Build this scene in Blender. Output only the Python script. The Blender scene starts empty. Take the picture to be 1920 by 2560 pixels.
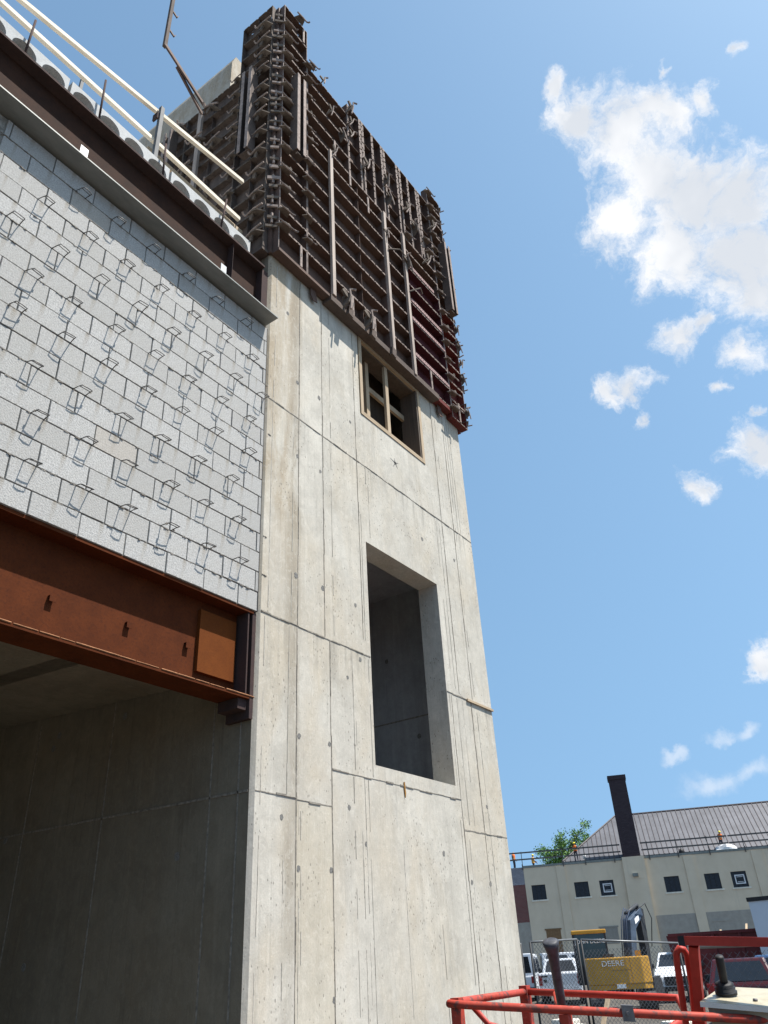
import bpy, bmesh, math, random
from mathutils import Vector, Matrix
rnd = random.Random(7)
S = bpy.context.scene
COL = S.collection
rad = math.radians

# ------------------------------------------------------------------ camera
EYE = 2.05                       # lens height above the yard
yaw, pitch, roll = rad(56.168), rad(30.427), rad(-3.357)
fw = Vector((math.sin(yaw)*math.cos(pitch), math.cos(yaw)*math.cos(pitch), math.sin(pitch)))
r0 = Vector((math.cos(yaw), -math.sin(yaw), 0)); u0 = r0.cross(fw)
rt = math.cos(roll)*r0 + math.sin(roll)*u0
up = -math.sin(roll)*r0 + math.cos(roll)*u0
cam = bpy.data.cameras.new('camera'); co = bpy.data.objects.new('camera', cam); COL.objects.link(co)
m = Matrix((rt, up, -fw)).transposed().to_4x4(); m.translation = (0, 0, EYE); co.matrix_world = m
cam.sensor_fit = 'HORIZONTAL'; cam.sensor_width = 36; cam.lens = 36*1929.2/1920
cam.clip_start = 0.05; cam.clip_end = 3000
S.camera = co
S.render.resolution_x, S.render.resolution_y = 768, 1024

# ------------------------------------------------------------------ light
SUN = Vector((0.165, -0.40, 0.90)).normalized()      # towards the sun
sun_el = math.asin(SUN.z); sun_az = math.atan2(SUN.x, SUN.y)
sl = bpy.data.lights.new('sun', 'SUN'); sl.energy = 5.0; sl.angle = rad(0.53); sl.color = (1.0, 0.955, 0.89)
so = bpy.data.objects.new('sun', sl); COL.objects.link(so)
so.rotation_euler = (-SUN).to_track_quat('-Z', 'Y').to_euler(); so.location = (10, -30, 60)
S.view_settings.view_transform = 'Standard'; S.view_settings.look = 'None'
S.view_settings.gamma = 1.0; S.view_settings.exposure = 0.85; S.view_settings.use_curve_mapping = False

W = bpy.data.worlds.new('World'); S.world = W; W.use_nodes = True
nt = W.node_tree; N = nt.nodes; Lk = nt.links
for n in list(N): N.remove(n)
out = N.new('ShaderNodeOutputWorld'); bg = N.new('ShaderNodeBackground'); bg.inputs[1].default_value = 0.125
Lk.new(bg.outputs[0], out.inputs[0])
sky = N.new('ShaderNodeTexSky'); sky.sky_type = 'NISHITA'; sky.sun_disc = False
sky.sun_elevation = sun_el; sky.sun_rotation = sun_az
sky.altitude = 200; sky.air_density = 1.0; sky.dust_density = 0.7; sky.ozone_density = 1.2
tc = N.new('ShaderNodeTexCoord')
# the haze-free noon sky of the photograph stays blue down to the roofs: read the gradient from a little higher up
lift = N.new('ShaderNodeVectorMath'); lift.operation = 'MULTIPLY_ADD'
lift.inputs[1].default_value = (1, 1, 0.55); lift.inputs[2].default_value = (0, 0, 0.46)
Lk.new(tc.outputs['Generated'], lift.inputs[0])
liftn = N.new('ShaderNodeVectorMath'); liftn.operation = 'NORMALIZE'; Lk.new(lift.outputs[0], liftn.inputs[0])
Lk.new(liftn.outputs[0], sky.inputs['Vector'])
def wnoise(scale, detail, rough, vec):
    n = N.new('ShaderNodeTexNoise'); n.inputs['Scale'].default_value = scale
    n.inputs['Detail'].default_value = detail; n.inputs['Roughness'].default_value = rough
    Lk.new(vec, n.inputs['Vector']); return n
def wmath(op, a, b=None, c=None):
    n = N.new('ShaderNodeMath'); n.operation = op
    for i, v in enumerate((a, b, c)):
        if v is None: continue
        if isinstance(v, (int, float)): n.inputs[i].default_value = v
        else: Lk.new(v, n.inputs[i])
    return n.outputs[0]
def wvec(op, a, b):
    n = N.new('ShaderNodeVectorMath'); n.operation = op
    for i, v in enumerate((a, b)):
        if isinstance(v, tuple): n.inputs[i].default_value = v
        else: Lk.new(v, n.inputs[i])
    return n
def wrange(v, a, b, c=0.0, d=1.0):
    n = N.new('ShaderNodeMapRange'); n.interpolation_type = 'SMOOTHSTEP'
    Lk.new(v, n.inputs[0])
    for i, x in enumerate((a, b, c, d)): n.inputs[i+1].default_value = x
    return n.outputs[0]
warp = wnoise(13, 7, 0.6, tc.outputs['Generated'])
wv = wvec('SUBTRACT', warp.outputs['Color'], (0.5, 0.5, 0.5))
wv2 = wvec('MULTIPLY', wv.outputs[0], (0.085, 0.085, 0.07))
dirw = wvec('ADD', tc.outputs['Generated'], wv2.outputs[0])
# cumulus clumps: direction towards the clump, angular radius
CL = [(0.577,0.091,0.811,0.034),(0.610,0.057,0.790,0.044),(0.613,0.021,0.790,0.033),(0.656,0.053,0.753,0.054),
 (0.677,0.094,0.730,0.045),(0.683,0.017,0.731,0.056),(0.705,-0.023,0.708,0.050),(0.717,0.050,0.695,0.048),
 (0.747,-0.002,0.665,0.056),(0.774,0.001,0.633,0.034),(0.625,-0.025,0.781,0.022),(0.544,0.100,0.833,0.018),
 (0.581,-0.008,0.814,0.010),(0.593,-0.072,0.802,0.012),(0.779,0.087,0.621,0.029),(0.779,0.058,0.625,0.019),
 (0.783,0.183,0.594,0.025),(0.791,0.153,0.593,0.025),(0.815,0.157,0.558,0.015),(0.812,0.023,0.583,0.027),
 (0.867,0.051,0.496,0.032),(0.869,0.127,0.479,0.021),(0.956,0.125,0.280,0.022),(0.845,0.040,0.533,0.011),
 (0.820,0.060,0.569,0.011),
 (0.74,-0.12,0.66,0.07),(0.80,-0.16,0.57,0.06),(0.70,-0.30,0.65,0.09),(0.55,-0.62,0.56,0.08),(0.1,-0.85,0.52,0.1),
 (-0.45,-0.65,0.61,0.09),(-0.75,-0.2,0.63,0.1),(-0.8,0.35,0.48,0.08),(-0.35,0.85,0.40,0.09),(0.9,-0.3,0.32,0.08)]
FLAT = [(0.956,0.200,0.213,0.022),(0.963,0.166,0.212,0.028),(0.949,0.249,0.191,0.020),(0.962,0.220,0.159,0.042),
 (0.971,0.178,0.163,0.034),(0.98,0.08,0.18,0.05),(0.97,-0.15,0.2,0.05),(0.9,-0.4,0.17,0.06),(0.5,-0.85,0.16,0.06),(-0.9,0.4,0.17,0.06)]
def field(lst, vec, stretch=None):
    F = None
    for x, y, z_, r in lst:
        d = Vector((x, y, z_)).normalized()
        if stretch:
            df = wvec('SUBTRACT', vec, tuple(d)); df = wvec('MULTIPLY', df.outputs[0], (1, 1, stretch))
            ln = N.new('ShaderNodeVectorMath'); ln.operation = 'LENGTH'; Lk.new(df.outputs[0], ln.inputs[0]); dist = ln.outputs['Value']
        else:
            dn = wvec('DISTANCE', vec, tuple(d)); dist = dn.outputs['Value']
        f = wmath('MULTIPLY_ADD', dist, -1.0/r, 1.0)
        F = f if F is None else wmath('MAXIMUM', F, f)
    return F
F1 = field([(a, b, c_, r*(1.38 if r > 0.03 else 1.12)) for a, b, c_, r in CL], dirw.outputs[0])
fb = wnoise(24, 13, 0.70, dirw.outputs[0])
den = wmath('ADD', F1, wmath('MULTIPLY', wmath('SUBTRACT', fb.outputs['Fac'], 0.5), 2.0))
cum = wrange(den, 0.0, 0.80)
F2 = field(FLAT, dirw.outputs[0], 2.2)
fb2 = wnoise(16, 8, 0.6, dirw.outputs[0])
den2 = wmath('ADD', F2, wmath('MULTIPLY', wmath('SUBTRACT', fb2.outputs['Fac'], 0.5), 1.6))
flat = wrange(den2, 0.0, 0.9, 0.0, 0.5)
# light and grey parts of a cloud come from its own thickness
thick = wnoise(7.5, 4, 0.5, tc.outputs['Generated'])
gsh = wmath('MULTIPLY', wrange(F1, 0.22, 0.70), wrange(thick.outputs['Fac'], 0.34, 0.60))
ccol = N.new('ShaderNodeMixRGB'); ccol.inputs[1].default_value = (4.55, 4.6, 4.7, 1); ccol.inputs[2].default_value = (3.3, 3.5, 3.8, 1)
Lk.new(gsh, ccol.inputs[0])
tint = N.new('ShaderNodeMixRGB'); tint.blend_type = 'MULTIPLY'; tint.inputs[0].default_value = 1.0; tint.inputs[2].default_value = (0.96, 1.09, 0.98, 1)
Lk.new(sky.outputs[0], tint.inputs[1])
mx = N.new('ShaderNodeMixRGB'); Lk.new(cum, mx.inputs[0]); Lk.new(tint.outputs[0], mx.inputs[1]); Lk.new(ccol.outputs[0], mx.inputs[2])
mx2 = N.new('ShaderNodeMixRGB'); Lk.new(flat, mx2.inputs[0]); Lk.new(mx.outputs[0], mx2.inputs[1]); mx2.inputs[2].default_value = (4.2, 4.4, 4.7, 1)
Lk.new(mx2.outputs[0], bg.inputs[0])

# ------------------------------------------------------------------ helpers
class MB:
    def __init__(s): s.v = []; s.f = []; s.m = []; s.mi = 0
    def quad(s, *p):
        i = len(s.v); s.v += [tuple(q) for q in p]; s.f.append(tuple(range(i, i+len(p)))); s.m.append(s.mi)
    def box(s, x0, x1, y0, y1, z0, z1):
        i = len(s.v)
        s.v += [(x0,y0,z0),(x1,y0,z0),(x1,y1,z0),(x0,y1,z0),(x0,y0,z1),(x1,y0,z1),(x1,y1,z1),(x0,y1,z1)]
        for f in ((0,3,2,1),(4,5,6,7),(0,1,5,4),(1,2,6,5),(2,3,7,6),(3,0,4,7)):
            s.f.append(tuple(i+k for k in f)); s.m.append(s.mi)
        return s
    def obox(s, c, ax, ay, az):           # centre and three half-axis vectors
        c, ax, ay, az = map(Vector, (c, ax, ay, az)); i = len(s.v)
        for k in (-1, 1):
            for a, b in ((-1,-1),(1,-1),(1,1),(-1,1)): s.v.append(tuple(c + a*ax + b*ay + k*az))
        for f in ((0,3,2,1),(4,5,6,7),(0,1,5,4),(1,2,6,5),(2,3,7,6),(3,0,4,7)):
            s.f.append(tuple(i+k for k in f)); s.m.append(s.mi)
        return s
    def bar(s, a, b, w, h, upv=(0,0,1)):   # rectangular bar between two points
        a, b = Vector(a), Vector(b); d = b-a; L = d.length; d.normalize(); u = Vector(upv)
        sd = d.cross(u)
        if sd.length < 1e-4: sd = d.cross(Vector((1,0,0)))
        sd.normalize(); uu = sd.cross(d)
        return s.obox((a+b)/2, d*(L/2), sd*(w/2), uu*(h/2))
    def tube(s, pts, r, n=8, caps=True):
        pts = [Vector(p) for p in pts]; rr = r if isinstance(r, (list, tuple)) else [r]*len(pts)
        i0 = len(s.v); prev = None
        for k, p in enumerate(pts):
            d = (pts[min(k+1, len(pts)-1)] - pts[max(k-1, 0)]).normalized()
            if prev is None:
                a = d.cross(Vector((0,0,1)))
                if a.length < 1e-3: a = d.cross(Vector((1,0,0)))
            else: a = prev - d*prev.dot(d)
            a.normalize(); prev = a; b = d.cross(a)
            for q in range(n):
                t = 2*math.pi*q/n; s.v.append(tuple(p + rr[k]*(math.cos(t)*a + math.sin(t)*b)))
        for k in range(len(pts)-1):
            for q in range(n):
                s.f.append((i0+k*n+q, i0+k*n+(q+1)%n, i0+(k+1)*n+(q+1)%n, i0+(k+1)*n+q)); s.m.append(s.mi)
        if caps:
            s.f.append(tuple(i0+q for q in range(n))[::-1]); s.m.append(s.mi)
            e = i0+(len(pts)-1)*n; s.f.append(tuple(e+q for q in range(n))); s.m.append(s.mi)
        return s
    def prism(s, poly, org, ux, uy, uz, t):   # 2-D outline in (ux,uy) extruded by t along uz
        org, ux, uy, uz = map(Vector, (org, ux, uy, uz)); i = len(s.v); n = len(poly)
        for k in (0, 1):
            for a, b in poly: s.v.append(tuple(org + a*ux + b*uy + k*t*uz))
        s.f.append(tuple(range(i, i+n))[::-1]); s.m.append(s.mi)
        s.f.append(tuple(range(i+n, i+2*n))); s.m.append(s.mi)
        for q in range(n):
            s.f.append((i+q, i+(q+1)%n, i+n+(q+1)%n, i+n+q)); s.m.append(s.mi)
        return s
    def disc(s, c, r, nrm, t, n=14):
        c, nrm = Vector(c), Vector(nrm).normalized(); return s.tube([c, c+nrm*t], r, n)
    def mesh(s, name, mats, smooth=False):
        me = bpy.data.meshes.new(name); me.from_pydata(s.v, [], s.f)
        for mt in (mats if isinstance(mats, (list, tuple)) else [mats]): me.materials.append(mt)
        me.polygons.foreach_set('material_index', s.m)
        if smooth: me.polygons.foreach_set('use_smooth', [True]*len(s.f))
        me.update(); return me
    def build(s, name, mats, parent=None, smooth=False):
        return link(name, s.mesh(name, mats, smooth), parent)
def link(name, data, parent=None):
    o = bpy.data.objects.new(name, data); COL.objects.link(o)
    if parent is not None:
        o.parent = parent
        if 'world_built' in parent: o.matrix_parent_inverse = parent.matrix_world.inverted()
    return o
WB = {}
def tag(o, label, cat, group=None):
    o['label'] = label; o['category'] = cat; o['kind'] = 'thing'
    if group: o['group'] = group
    return o
def thing(name, label, cat, loc=(0,0,0), rz=0, group=None):
    """Empty at the base of a thing; its parts are given in the thing's own coordinates."""
    o = bpy.data.objects.new(name, None); COL.objects.link(o); o.location = loc; o.rotation_euler = (0,0,rz)
    o.empty_display_size = 0.2
    return tag(o, label, cat, group)
def wthing(name, label, cat, loc, group=None):
    """Empty at the base of a thing whose parts are modelled in place (yard coordinates)."""
    o = thing(name, label, cat, loc, 0, group); return WT(o, Vector(loc))
class WT:
    def __init__(s, o, loc): s.o = o; s.inv = Matrix.Translation(-loc)
    def add(s, mb, name, mats, smooth=False, parent=None):
        ob = mb.build(name, mats, None, smooth)
        if parent is None: ob.parent = s.o; ob.matrix_parent_inverse = s.inv
        else: ob.parent = parent
        return ob
    def addob(s, ob):
        ob.parent = s.o; ob.matrix_parent_inverse = s.inv; return ob
def structure(mb, name, mats):
    o = mb.build(name, mats); o['kind'] = 'structure'; return o
def copy_tree(o, parent=None, top=True):
    c = o.copy(); COL.objects.link(c)
    if not top: c.parent = parent
    for ch in list(o.children): copy_tree(ch, c, False)
    return c
def text_mesh(txt, size, ext=0.004):
    cu = bpy.data.curves.new('lettering', 'FONT'); cu.body = txt; cu.size = size; cu.extrude = ext
    cu.align_x = 'CENTER'; cu.align_y = 'CENTER'; cu.resolution_u = 3
    ob = bpy.data.objects.new('lettering', cu); COL.objects.link(ob)
    bpy.context.view_layer.update()
    me = bpy.data.meshes.new_from_object(ob.evaluated_get(bpy.context.evaluated_depsgraph_get()))
    bpy.data.objects.remove(ob); return me

# ------------------------------------------------------------------ materials
class Mt:
    def __init__(s, name, rough=0.8, metal=0.0, spec=0.3):
        s.m = bpy.data.materials.new(name); s.m.use_nodes = True; s.t = s.m.node_tree
        s.b = s.t.nodes['Principled BSDF']; s.b.inputs['Roughness'].default_value = rough
        s.b.inputs['Metallic'].default_value = metal; s.b.inputs['Specular IOR Level'].default_value = spec
        s.tc = s.t.nodes.new('ShaderNodeTexCoord').outputs['Object']; s.col = None
    def n(s, k): return s.t.nodes.new(k)
    def vec(s, sc=(1,1,1), rot=(0,0,0), src=None):
        mp = s.n('ShaderNodeMapping'); mp.inputs['Scale'].default_value = sc; mp.inputs['Rotation'].default_value = rot
        s.t.links.new(src or s.tc, mp.inputs[0]); return mp.outputs[0]
    def noise(s, scale, detail=4, rough=0.55, sc=(1,1,1), dist=0.0, src=None):
        q = s.n('ShaderNodeTexNoise'); q.inputs['Scale'].default_value = scale; q.inputs['Detail'].default_value = detail
        q.inputs['Roughness'].default_value = rough; q.inputs['Distortion'].default_value = dist
        s.t.links.new(s.vec(sc, src=src), q.inputs['Vector']); return q.outputs['Fac']
    def voro(s, scale, sc=(1,1,1), rnd_=1.0):
        q = s.n('ShaderNodeTexVoronoi'); q.inputs['Scale'].default_value = scale; q.inputs['Randomness'].default_value = rnd_
        s.t.links.new(s.vec(sc), q.inputs['Vector']); return q
    def rng(s, v, a, b, c=0.0, d=1.0):
        q = s.n('ShaderNodeMapRange'); s.t.links.new(v, q.inputs[0])
        for i, x in enumerate((a, b, c, d)): q.inputs[i+1].default_value = x
        return q.outputs[0]
    def math(s, op, a, b=0.0):
        q = s.n('ShaderNodeMath'); q.operation = op
        for i, v in enumerate((a, b)):
            if isinstance(v, (int, float)): q.inputs[i].default_value = v
            else: s.t.links.new(v, q.inputs[i])
        return q.outputs[0]
    def mix(s, fac, a, b, mode='MIX'):
        q = s.n('ShaderNodeMixRGB'); q.blend_type = mode
        for i, v in enumerate((fac, a, b)):
            if isinstance(v, (int, float)): q.inputs[i].default_value = v
            elif isinstance(v, tuple): q.inputs[i].default_value = v if len(v) == 4 else v + (1,)
            else: s.t.links.new(v, q.inputs[i])
        return q.outputs[0]
    def base(s, c):
        if isinstance(c, tuple): s.b.inputs['Base Color'].default_value = c + (1,)
        else: s.t.links.new(c, s.b.inputs['Base Color'])
        return s
    def bump(s, h, dist=0.01, strength=0.5):
        q = s.n('ShaderNodeBump'); q.inputs['Distance'].default_value = dist; q.inputs['Strength'].default_value = strength
        s.t.links.new(h, q.inputs['Height']); s.t.links.new(q.outputs[0], s.b.inputs['Normal']); return s
    def random(s): return s.n('ShaderNodeObjectInfo').outputs['Random']
def plain(name, col, rough=0.7, metal=0.0, var=0.25, scale=6.0, spec=0.3):
    k = Mt(name, rough, metal, spec); f = k.noise(scale, 5, 0.6)
    a = tuple(c*(1-var) for c in col); b = tuple(min(1, c*(1+var)) for c in col)
    k.base(k.mix(k.rng(f, 0.3, 0.7), a, b)); return k.m

def concrete(name, lo, hi, tan, streak=1.0, holes=True):
    k = Mt(name, 0.88, 0, 0.25)
    big = k.noise(0.9, 6, 0.6); mid = k.noise(5, 6, 0.65); fine = k.noise(70, 3, 0.6)
    st = k.noise(7, 4, 0.6, (1, 1, 0.055)); st2 = k.noise(24, 3, 0.6, (1, 1, 0.03)); patch = k.noise(1.7, 5, 0.6, (1, 1, 0.45), 0.4)
    c = k.mix(k.rng(big, 0.32, 0.68), lo, hi)
    c = k.mix(k.math('MULTIPLY', k.rng(patch, 0.46, 0.70), 0.62), c, tan)
    sm = k.noise(2.6, 7, 0.7, (1, 1, 0.8), 0.8); c = k.mix(k.math('MULTIPLY', k.rng(sm, 0.53, 0.70), 0.34), c, tuple(x*0.62 for x in lo))
    c = k.mix(k.math('MULTIPLY', k.rng(st, 0.58, 0.74), 0.22*streak), c, tuple(x*0.52 for x in lo))
    c = k.mix(k.math('MULTIPLY', k.rng(st2, 0.60, 0.74), 0.30*streak), c, tuple(x*0.6 for x in lo))
    c = k.mix(k.math('MULTIPLY', k.rng(st, 0.42, 0.30), 0.30*streak), c, tuple(min(.8, x*1.2) for x in hi))
    c = k.mix(k.math('MULTIPLY', k.rng(mid, 0.44, 0.62), 0.24), c, tuple(x*0.66 for x in lo))
    c = k.mix(k.math('MULTIPLY', k.rng(fine, 0.45, 0.65), 0.16), c, tuple(x*0.6 for x in lo))
    if name == 'tower_concrete':
        sx = k.n('ShaderNodeSeparateXYZ'); k.t.links.new(k.tc, sx.inputs[0])
        band = k.math('MULTIPLY', k.rng(sx.outputs['X'], 5.22, 5.0), k.rng(sx.outputs['Z'], 4.2, 6.5))
        col1 = k.math('MULTIPLY', k.rng(k.math('ABSOLUTE', k.math('SUBTRACT', sx.outputs['X'], 5.06)), 0.13, 0.03), k.rng(sx.outputs['Z'], 0.5, 2.2))
        bn = k.noise(3.2, 6, 0.65, (1, 1, 0.25), 0.5)
        c = k.mix(k.math('MULTIPLY', k.math('MULTIPLY', band, k.rng(bn, 0.36, 0.60)), 0.75), c, (0.30, 0.235, 0.155))
        c = k.mix(k.math('MULTIPLY', k.math('MULTIPLY', col1, k.rng(bn, 0.34, 0.58)), 0.6), c, (0.23, 0.195, 0.145))
        tin = k.math('MULTIPLY', k.math('MULTIPLY', k.math('GREATER_THAN', sx.outputs['X'], 5.125), k.math('LESS_THAN', sx.outputs['X'], 5.605)), k.math('LESS_THAN', sx.outputs['Z'], 3.285))
        c = k.mix(k.math('MULTIPLY', tin, 0.22), c, (0.46, 0.39, 0.26))
        for zj in (4.836, 7.264):
            dj = k.math('SUBTRACT', zj, sx.outputs['Z']); below = k.math('MULTIPLY', k.math('GREATER_THAN', dj, 0.0), k.rng(dj, 0.55, 0.0))
            dn = k.noise(15, 4, 0.6, (1, 1, 0.05)); c = k.mix(k.math('MULTIPLY', k.math('MULTIPLY', below, k.rng(dn, 0.50, 0.68)), 0.5), c, (0.15, 0.14, 0.12))
    sc_ = k.noise(16, 9, 0.72, (1, 1, 0.7), 1.2); c = k.mix(k.math('MULTIPLY', k.rng(sc_, 0.54, 0.62), 0.16), c, tuple(x*0.62 for x in lo)); c = k.mix(k.math('MULTIPLY', k.rng(sc_, 0.46, 0.40), 0.22), c, tuple(min(.85, x*1.18) for x in hi))
    h = k.math('ADD', k.math('MULTIPLY', fine, 0.25), k.math('MULTIPLY', sc_, 0.6))
    if holes:
        v = k.voro(30, (1, 1, 0.5)); cl = k.noise(2.3, 4, 0.6)
        rim = k.math('MULTIPLY', k.rng(cl, 0.34, 0.64), 0.20)
        pit = k.math('LESS_THAN', v.outputs['Distance'], rim)
        v2 = k.voro(9, (1, 1, 0.6)); rim2 = k.math('MULTIPLY', k.rng(cl, 0.50, 0.75), 0.085)
        pit2 = k.math('LESS_THAN', v2.outputs['Distance'], rim2)
        pit = k.math('MAXIMUM', pit, pit2)
        c = k.mix(k.math('MULTIPLY', pit, 0.6), c, tuple(x*0.28 for x in lo))
        h = k.math('SUBTRACT', h, pit)
    h = k.math('ADD', h, k.math('MULTIPLY', st2, 0.5))
    k.base(c); k.bump(h, 0.006, 0.7); return k.m
M = {}
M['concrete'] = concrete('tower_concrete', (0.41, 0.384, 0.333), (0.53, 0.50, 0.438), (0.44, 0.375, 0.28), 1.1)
M['concrete_shaded'] = concrete('bay_concrete_shaded', (0.17, 0.148, 0.112), (0.225, 0.198, 0.152), (0.18, 0.143, 0.097), 1.6, False)  # tower concrete again, with the bay's shade put into a darker colour
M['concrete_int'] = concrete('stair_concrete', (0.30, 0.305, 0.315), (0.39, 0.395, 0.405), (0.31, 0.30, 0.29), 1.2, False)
M['seam'] = plain('concrete_seam', (0.215, 0.195, 0.165), 0.9, 0, 0.4, 30)
M['mark'] = plain('board_mark', (0.315, 0.295, 0.255), 0.9, 0, 0.35, 8)
M['fin'] = plain('concrete_fin', (0.40, 0.37, 0.32), 0.9, 0, 0.3, 30)
M['hole'] = plain('tie_hole_grout', (0.16, 0.155, 0.145), 0.95, 0, 0.4, 60)
M['precast'] = concrete('precast', (0.40, 0.405, 0.40), (0.48, 0.485, 0.48), (0.42, 0.41, 0.38), 0.3, False)
# blocks
k = Mt('block', 0.95, 0, 0.2)
f1 = k.noise(70, 3, 0.75); f2 = k.noise(6, 5, 0.6); rr = k.random()
c = k.mix(k.rng(f1, 0.36, 0.64), (0.285, 0.28, 0.27), (0.505, 0.495, 0.475))
c = k.mix(k.math('MULTIPLY', k.rng(f2, 0.45, 0.7), 0.18), c, (0.36, 0.34, 0.30))
c = k.mix(k.math('MULTIPLY', k.math('FRACT', k.math('MULTIPLY', rr, 7.3)), 0.45), c, (0.29, 0.28, 0.26))
c = k.mix(k.math('MULTIPLY', k.math('GREATER_THAN', rr, 0.965), 0.42), c, (0.36, 0.31, 0.25))
st = k.noise(9, 3, 0.5, (1, 1, 0.12)); c = k.mix(k.math('MULTIPLY', k.rng(st, 0.62, 0.74), 0.55), c, (0.20, 0.165, 0.115))
k.base(c); k.bump(f1, 0.006, 0.8); M['block'] = k.m
M['mortar'] = plain('mortar', (0.24, 0.226, 0.20), 0.95, 0, 0.5, 25)
M['blob'] = plain('mortar_dropping', (0.19, 0.172, 0.15), 0.95, 0, 0.4, 60)
M['wire'] = plain('tie_wire', (0.12, 0.115, 0.11), 0.55, 0.5, 0.3, 40)
# steels
def rusty(name, a, b, d, sc=5, rough=0.85, metal=0.0):
    k = Mt(name, rough, metal*0.5, 0.08); f = k.noise(sc, 7, 0.65); g = k.noise(sc*9, 4, 0.6); st = k.noise(4, 4, 0.6, (1, 1, 0.15))
    c = k.mix(k.rng(f, 0.3, 0.7), a, b); c = k.mix(k.math('MULTIPLY', k.rng(g, 0.5, 0.72), 0.5), c, d)
    c = k.mix(k.math('MULTIPLY', k.rng(st, 0.55, 0.75), 0.35), c, d)
    k.base(c); k.bump(g, 0.003, 0.4); return k.m
M['rust'] = rusty('rust_orange', (0.064, 0.017, 0.006), (0.098, 0.026, 0.008), (0.036, 0.012, 0.007))
M['rust2'] = rusty('rust_bright', (0.115, 0.033, 0.008), (0.14, 0.041, 0.009), (0.09, 0.026, 0.008), 9)
M['mill'] = rusty('mill_scale', (0.045, 0.034, 0.034), (0.075, 0.046, 0.040), (0.032, 0.026, 0.027))
k = Mt('galvanised', 0.6, 0.25, 0.25); f = k.noise(3, 5, 0.6, (1, 3, 1)); v = k.voro(30)
c = k.mix(k.rng(f, 0.3, 0.7), (0.17, 0.18, 0.172), (0.26, 0.265, 0.25)); k.base(c); k.bump(f, 0.004, 0.3); M['galv'] = k.m
M['white_clip'] = plain('white_clip', (0.42, 0.43, 0.44), 0.5, 0.2, 0.12)
M['form'] = rusty('form_steel', (0.095, 0.064, 0.054), (0.15, 0.098, 0.076), (0.06, 0.044, 0.042), 4, 0.7, 0.2)
M['form_w'] = rusty('form_steel_dusty', (0.085, 0.066, 0.058), (0.15, 0.115, 0.095), (0.05, 0.042, 0.042), 4, 0.8, 0.1)
M['form_red'] = rusty('form_red_paint', (0.115, 0.030, 0.026), (0.17, 0.044, 0.036), (0.07, 0.03, 0.028), 5, 0.6, 0.1)
M['form_maroon'] = rusty('form_maroon', (0.065, 0.022, 0.026), (0.10, 0.03, 0.033), (0.04, 0.02, 0.024), 4, 0.65, 0.1)
M['lip'] = rusty('form_lip_dusty_lit', (0.19, 0.15, 0.13), (0.40, 0.325, 0.285), (0.10, 0.075, 0.07), 14, 0.8, 0.05)  # cement dust, with the sunlit look of the lips put into the colour
M['lip_pink'] = rusty('filler_strip_pink', (0.34, 0.22, 0.21), (0.46, 0.33, 0.31), (0.24, 0.15, 0.14), 14, 0.8, 0.05)
M['clamp'] = rusty('clamp_cement', (0.095, 0.078, 0.066), (0.20, 0.165, 0.135), (0.045, 0.038, 0.037), 14, 0.9, 0.1)
M['black'] = plain('black_rubber', (0.018, 0.018, 0.02), 0.6, 0, 0.4, 20)
def wood(name, a, b, ax=0):
    k = Mt(name, 0.75, 0, 0.25); sc = [14, 14, 14]; sc[ax] = 0.7
    f = k.noise(1.6, 6, 0.6, tuple(sc), 0.6); g = k.noise(3, 4, 0.6)
    c = k.mix(k.rng(f, 0.3, 0.7), a, b); c = k.mix(k.math('MULTIPLY', k.rng(g, 0.5, 0.75), 0.3), c, tuple(x*0.6 for x in a))
    k.base(c); k.bump(f, 0.003, 0.4); return k.m
M['lumber'] = wood('new_lumber', (0.56, 0.49, 0.38), (0.74, 0.68, 0.57), 0)
M['lumber_z'] = wood('frame_lumber', (0.30, 0.225, 0.145), (0.45, 0.35, 0.24), 2)
M['lumber_x'] = wood('frame_lumber_x', (0.30, 0.225, 0.145), (0.45, 0.35, 0.24), 0)
M['batten'] = wood('dusty_batten', (0.24, 0.19, 0.16), (0.46, 0.38, 0.32), 2)
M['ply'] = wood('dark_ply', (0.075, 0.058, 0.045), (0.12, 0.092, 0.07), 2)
M['post'] = plain('galv_post', (0.085, 0.09, 0.095), 0.7, 0.1, 0.25)

# ------------------------------------------------------------------ key dimensions (metres, yard datum)
D = 4.488                        # the street face of tower and block wall
TX0, TX1 = 4.60, 8.93            # tower left and right corner
TY1 = 9.6

# ------------------------------------------------------------------ ground
k = Mt('yard_ground', 0.95, 0, 0.2); f = k.noise(0.25, 8, 0.65); g = k.noise(6, 6, 0.7); h = k.noise(40, 3, 0.7)
c = k.mix(k.rng(f, 0.35, 0.65), (0.075, 0.066, 0.055), (0.12, 0.11, 0.096)); c = k.mix(k.math('MULTIPLY', k.rng(g, 0.45, 0.7), 0.5), c, (0.06, 0.053, 0.043))
c = k.mix(k.math('MULTIPLY', k.rng(h, 0.5, 0.7), 0.4), c, (0.18, 0.17, 0.155)); k.base(c); k.bump(k.math('ADD', g, h), 0.04, 0.7)
g_ = MB(); g_.quad((-400,-400,0),(600,-400,0),(600,600,0),(-400,600,0)); structure(g_, 'ground', k.m)

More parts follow.
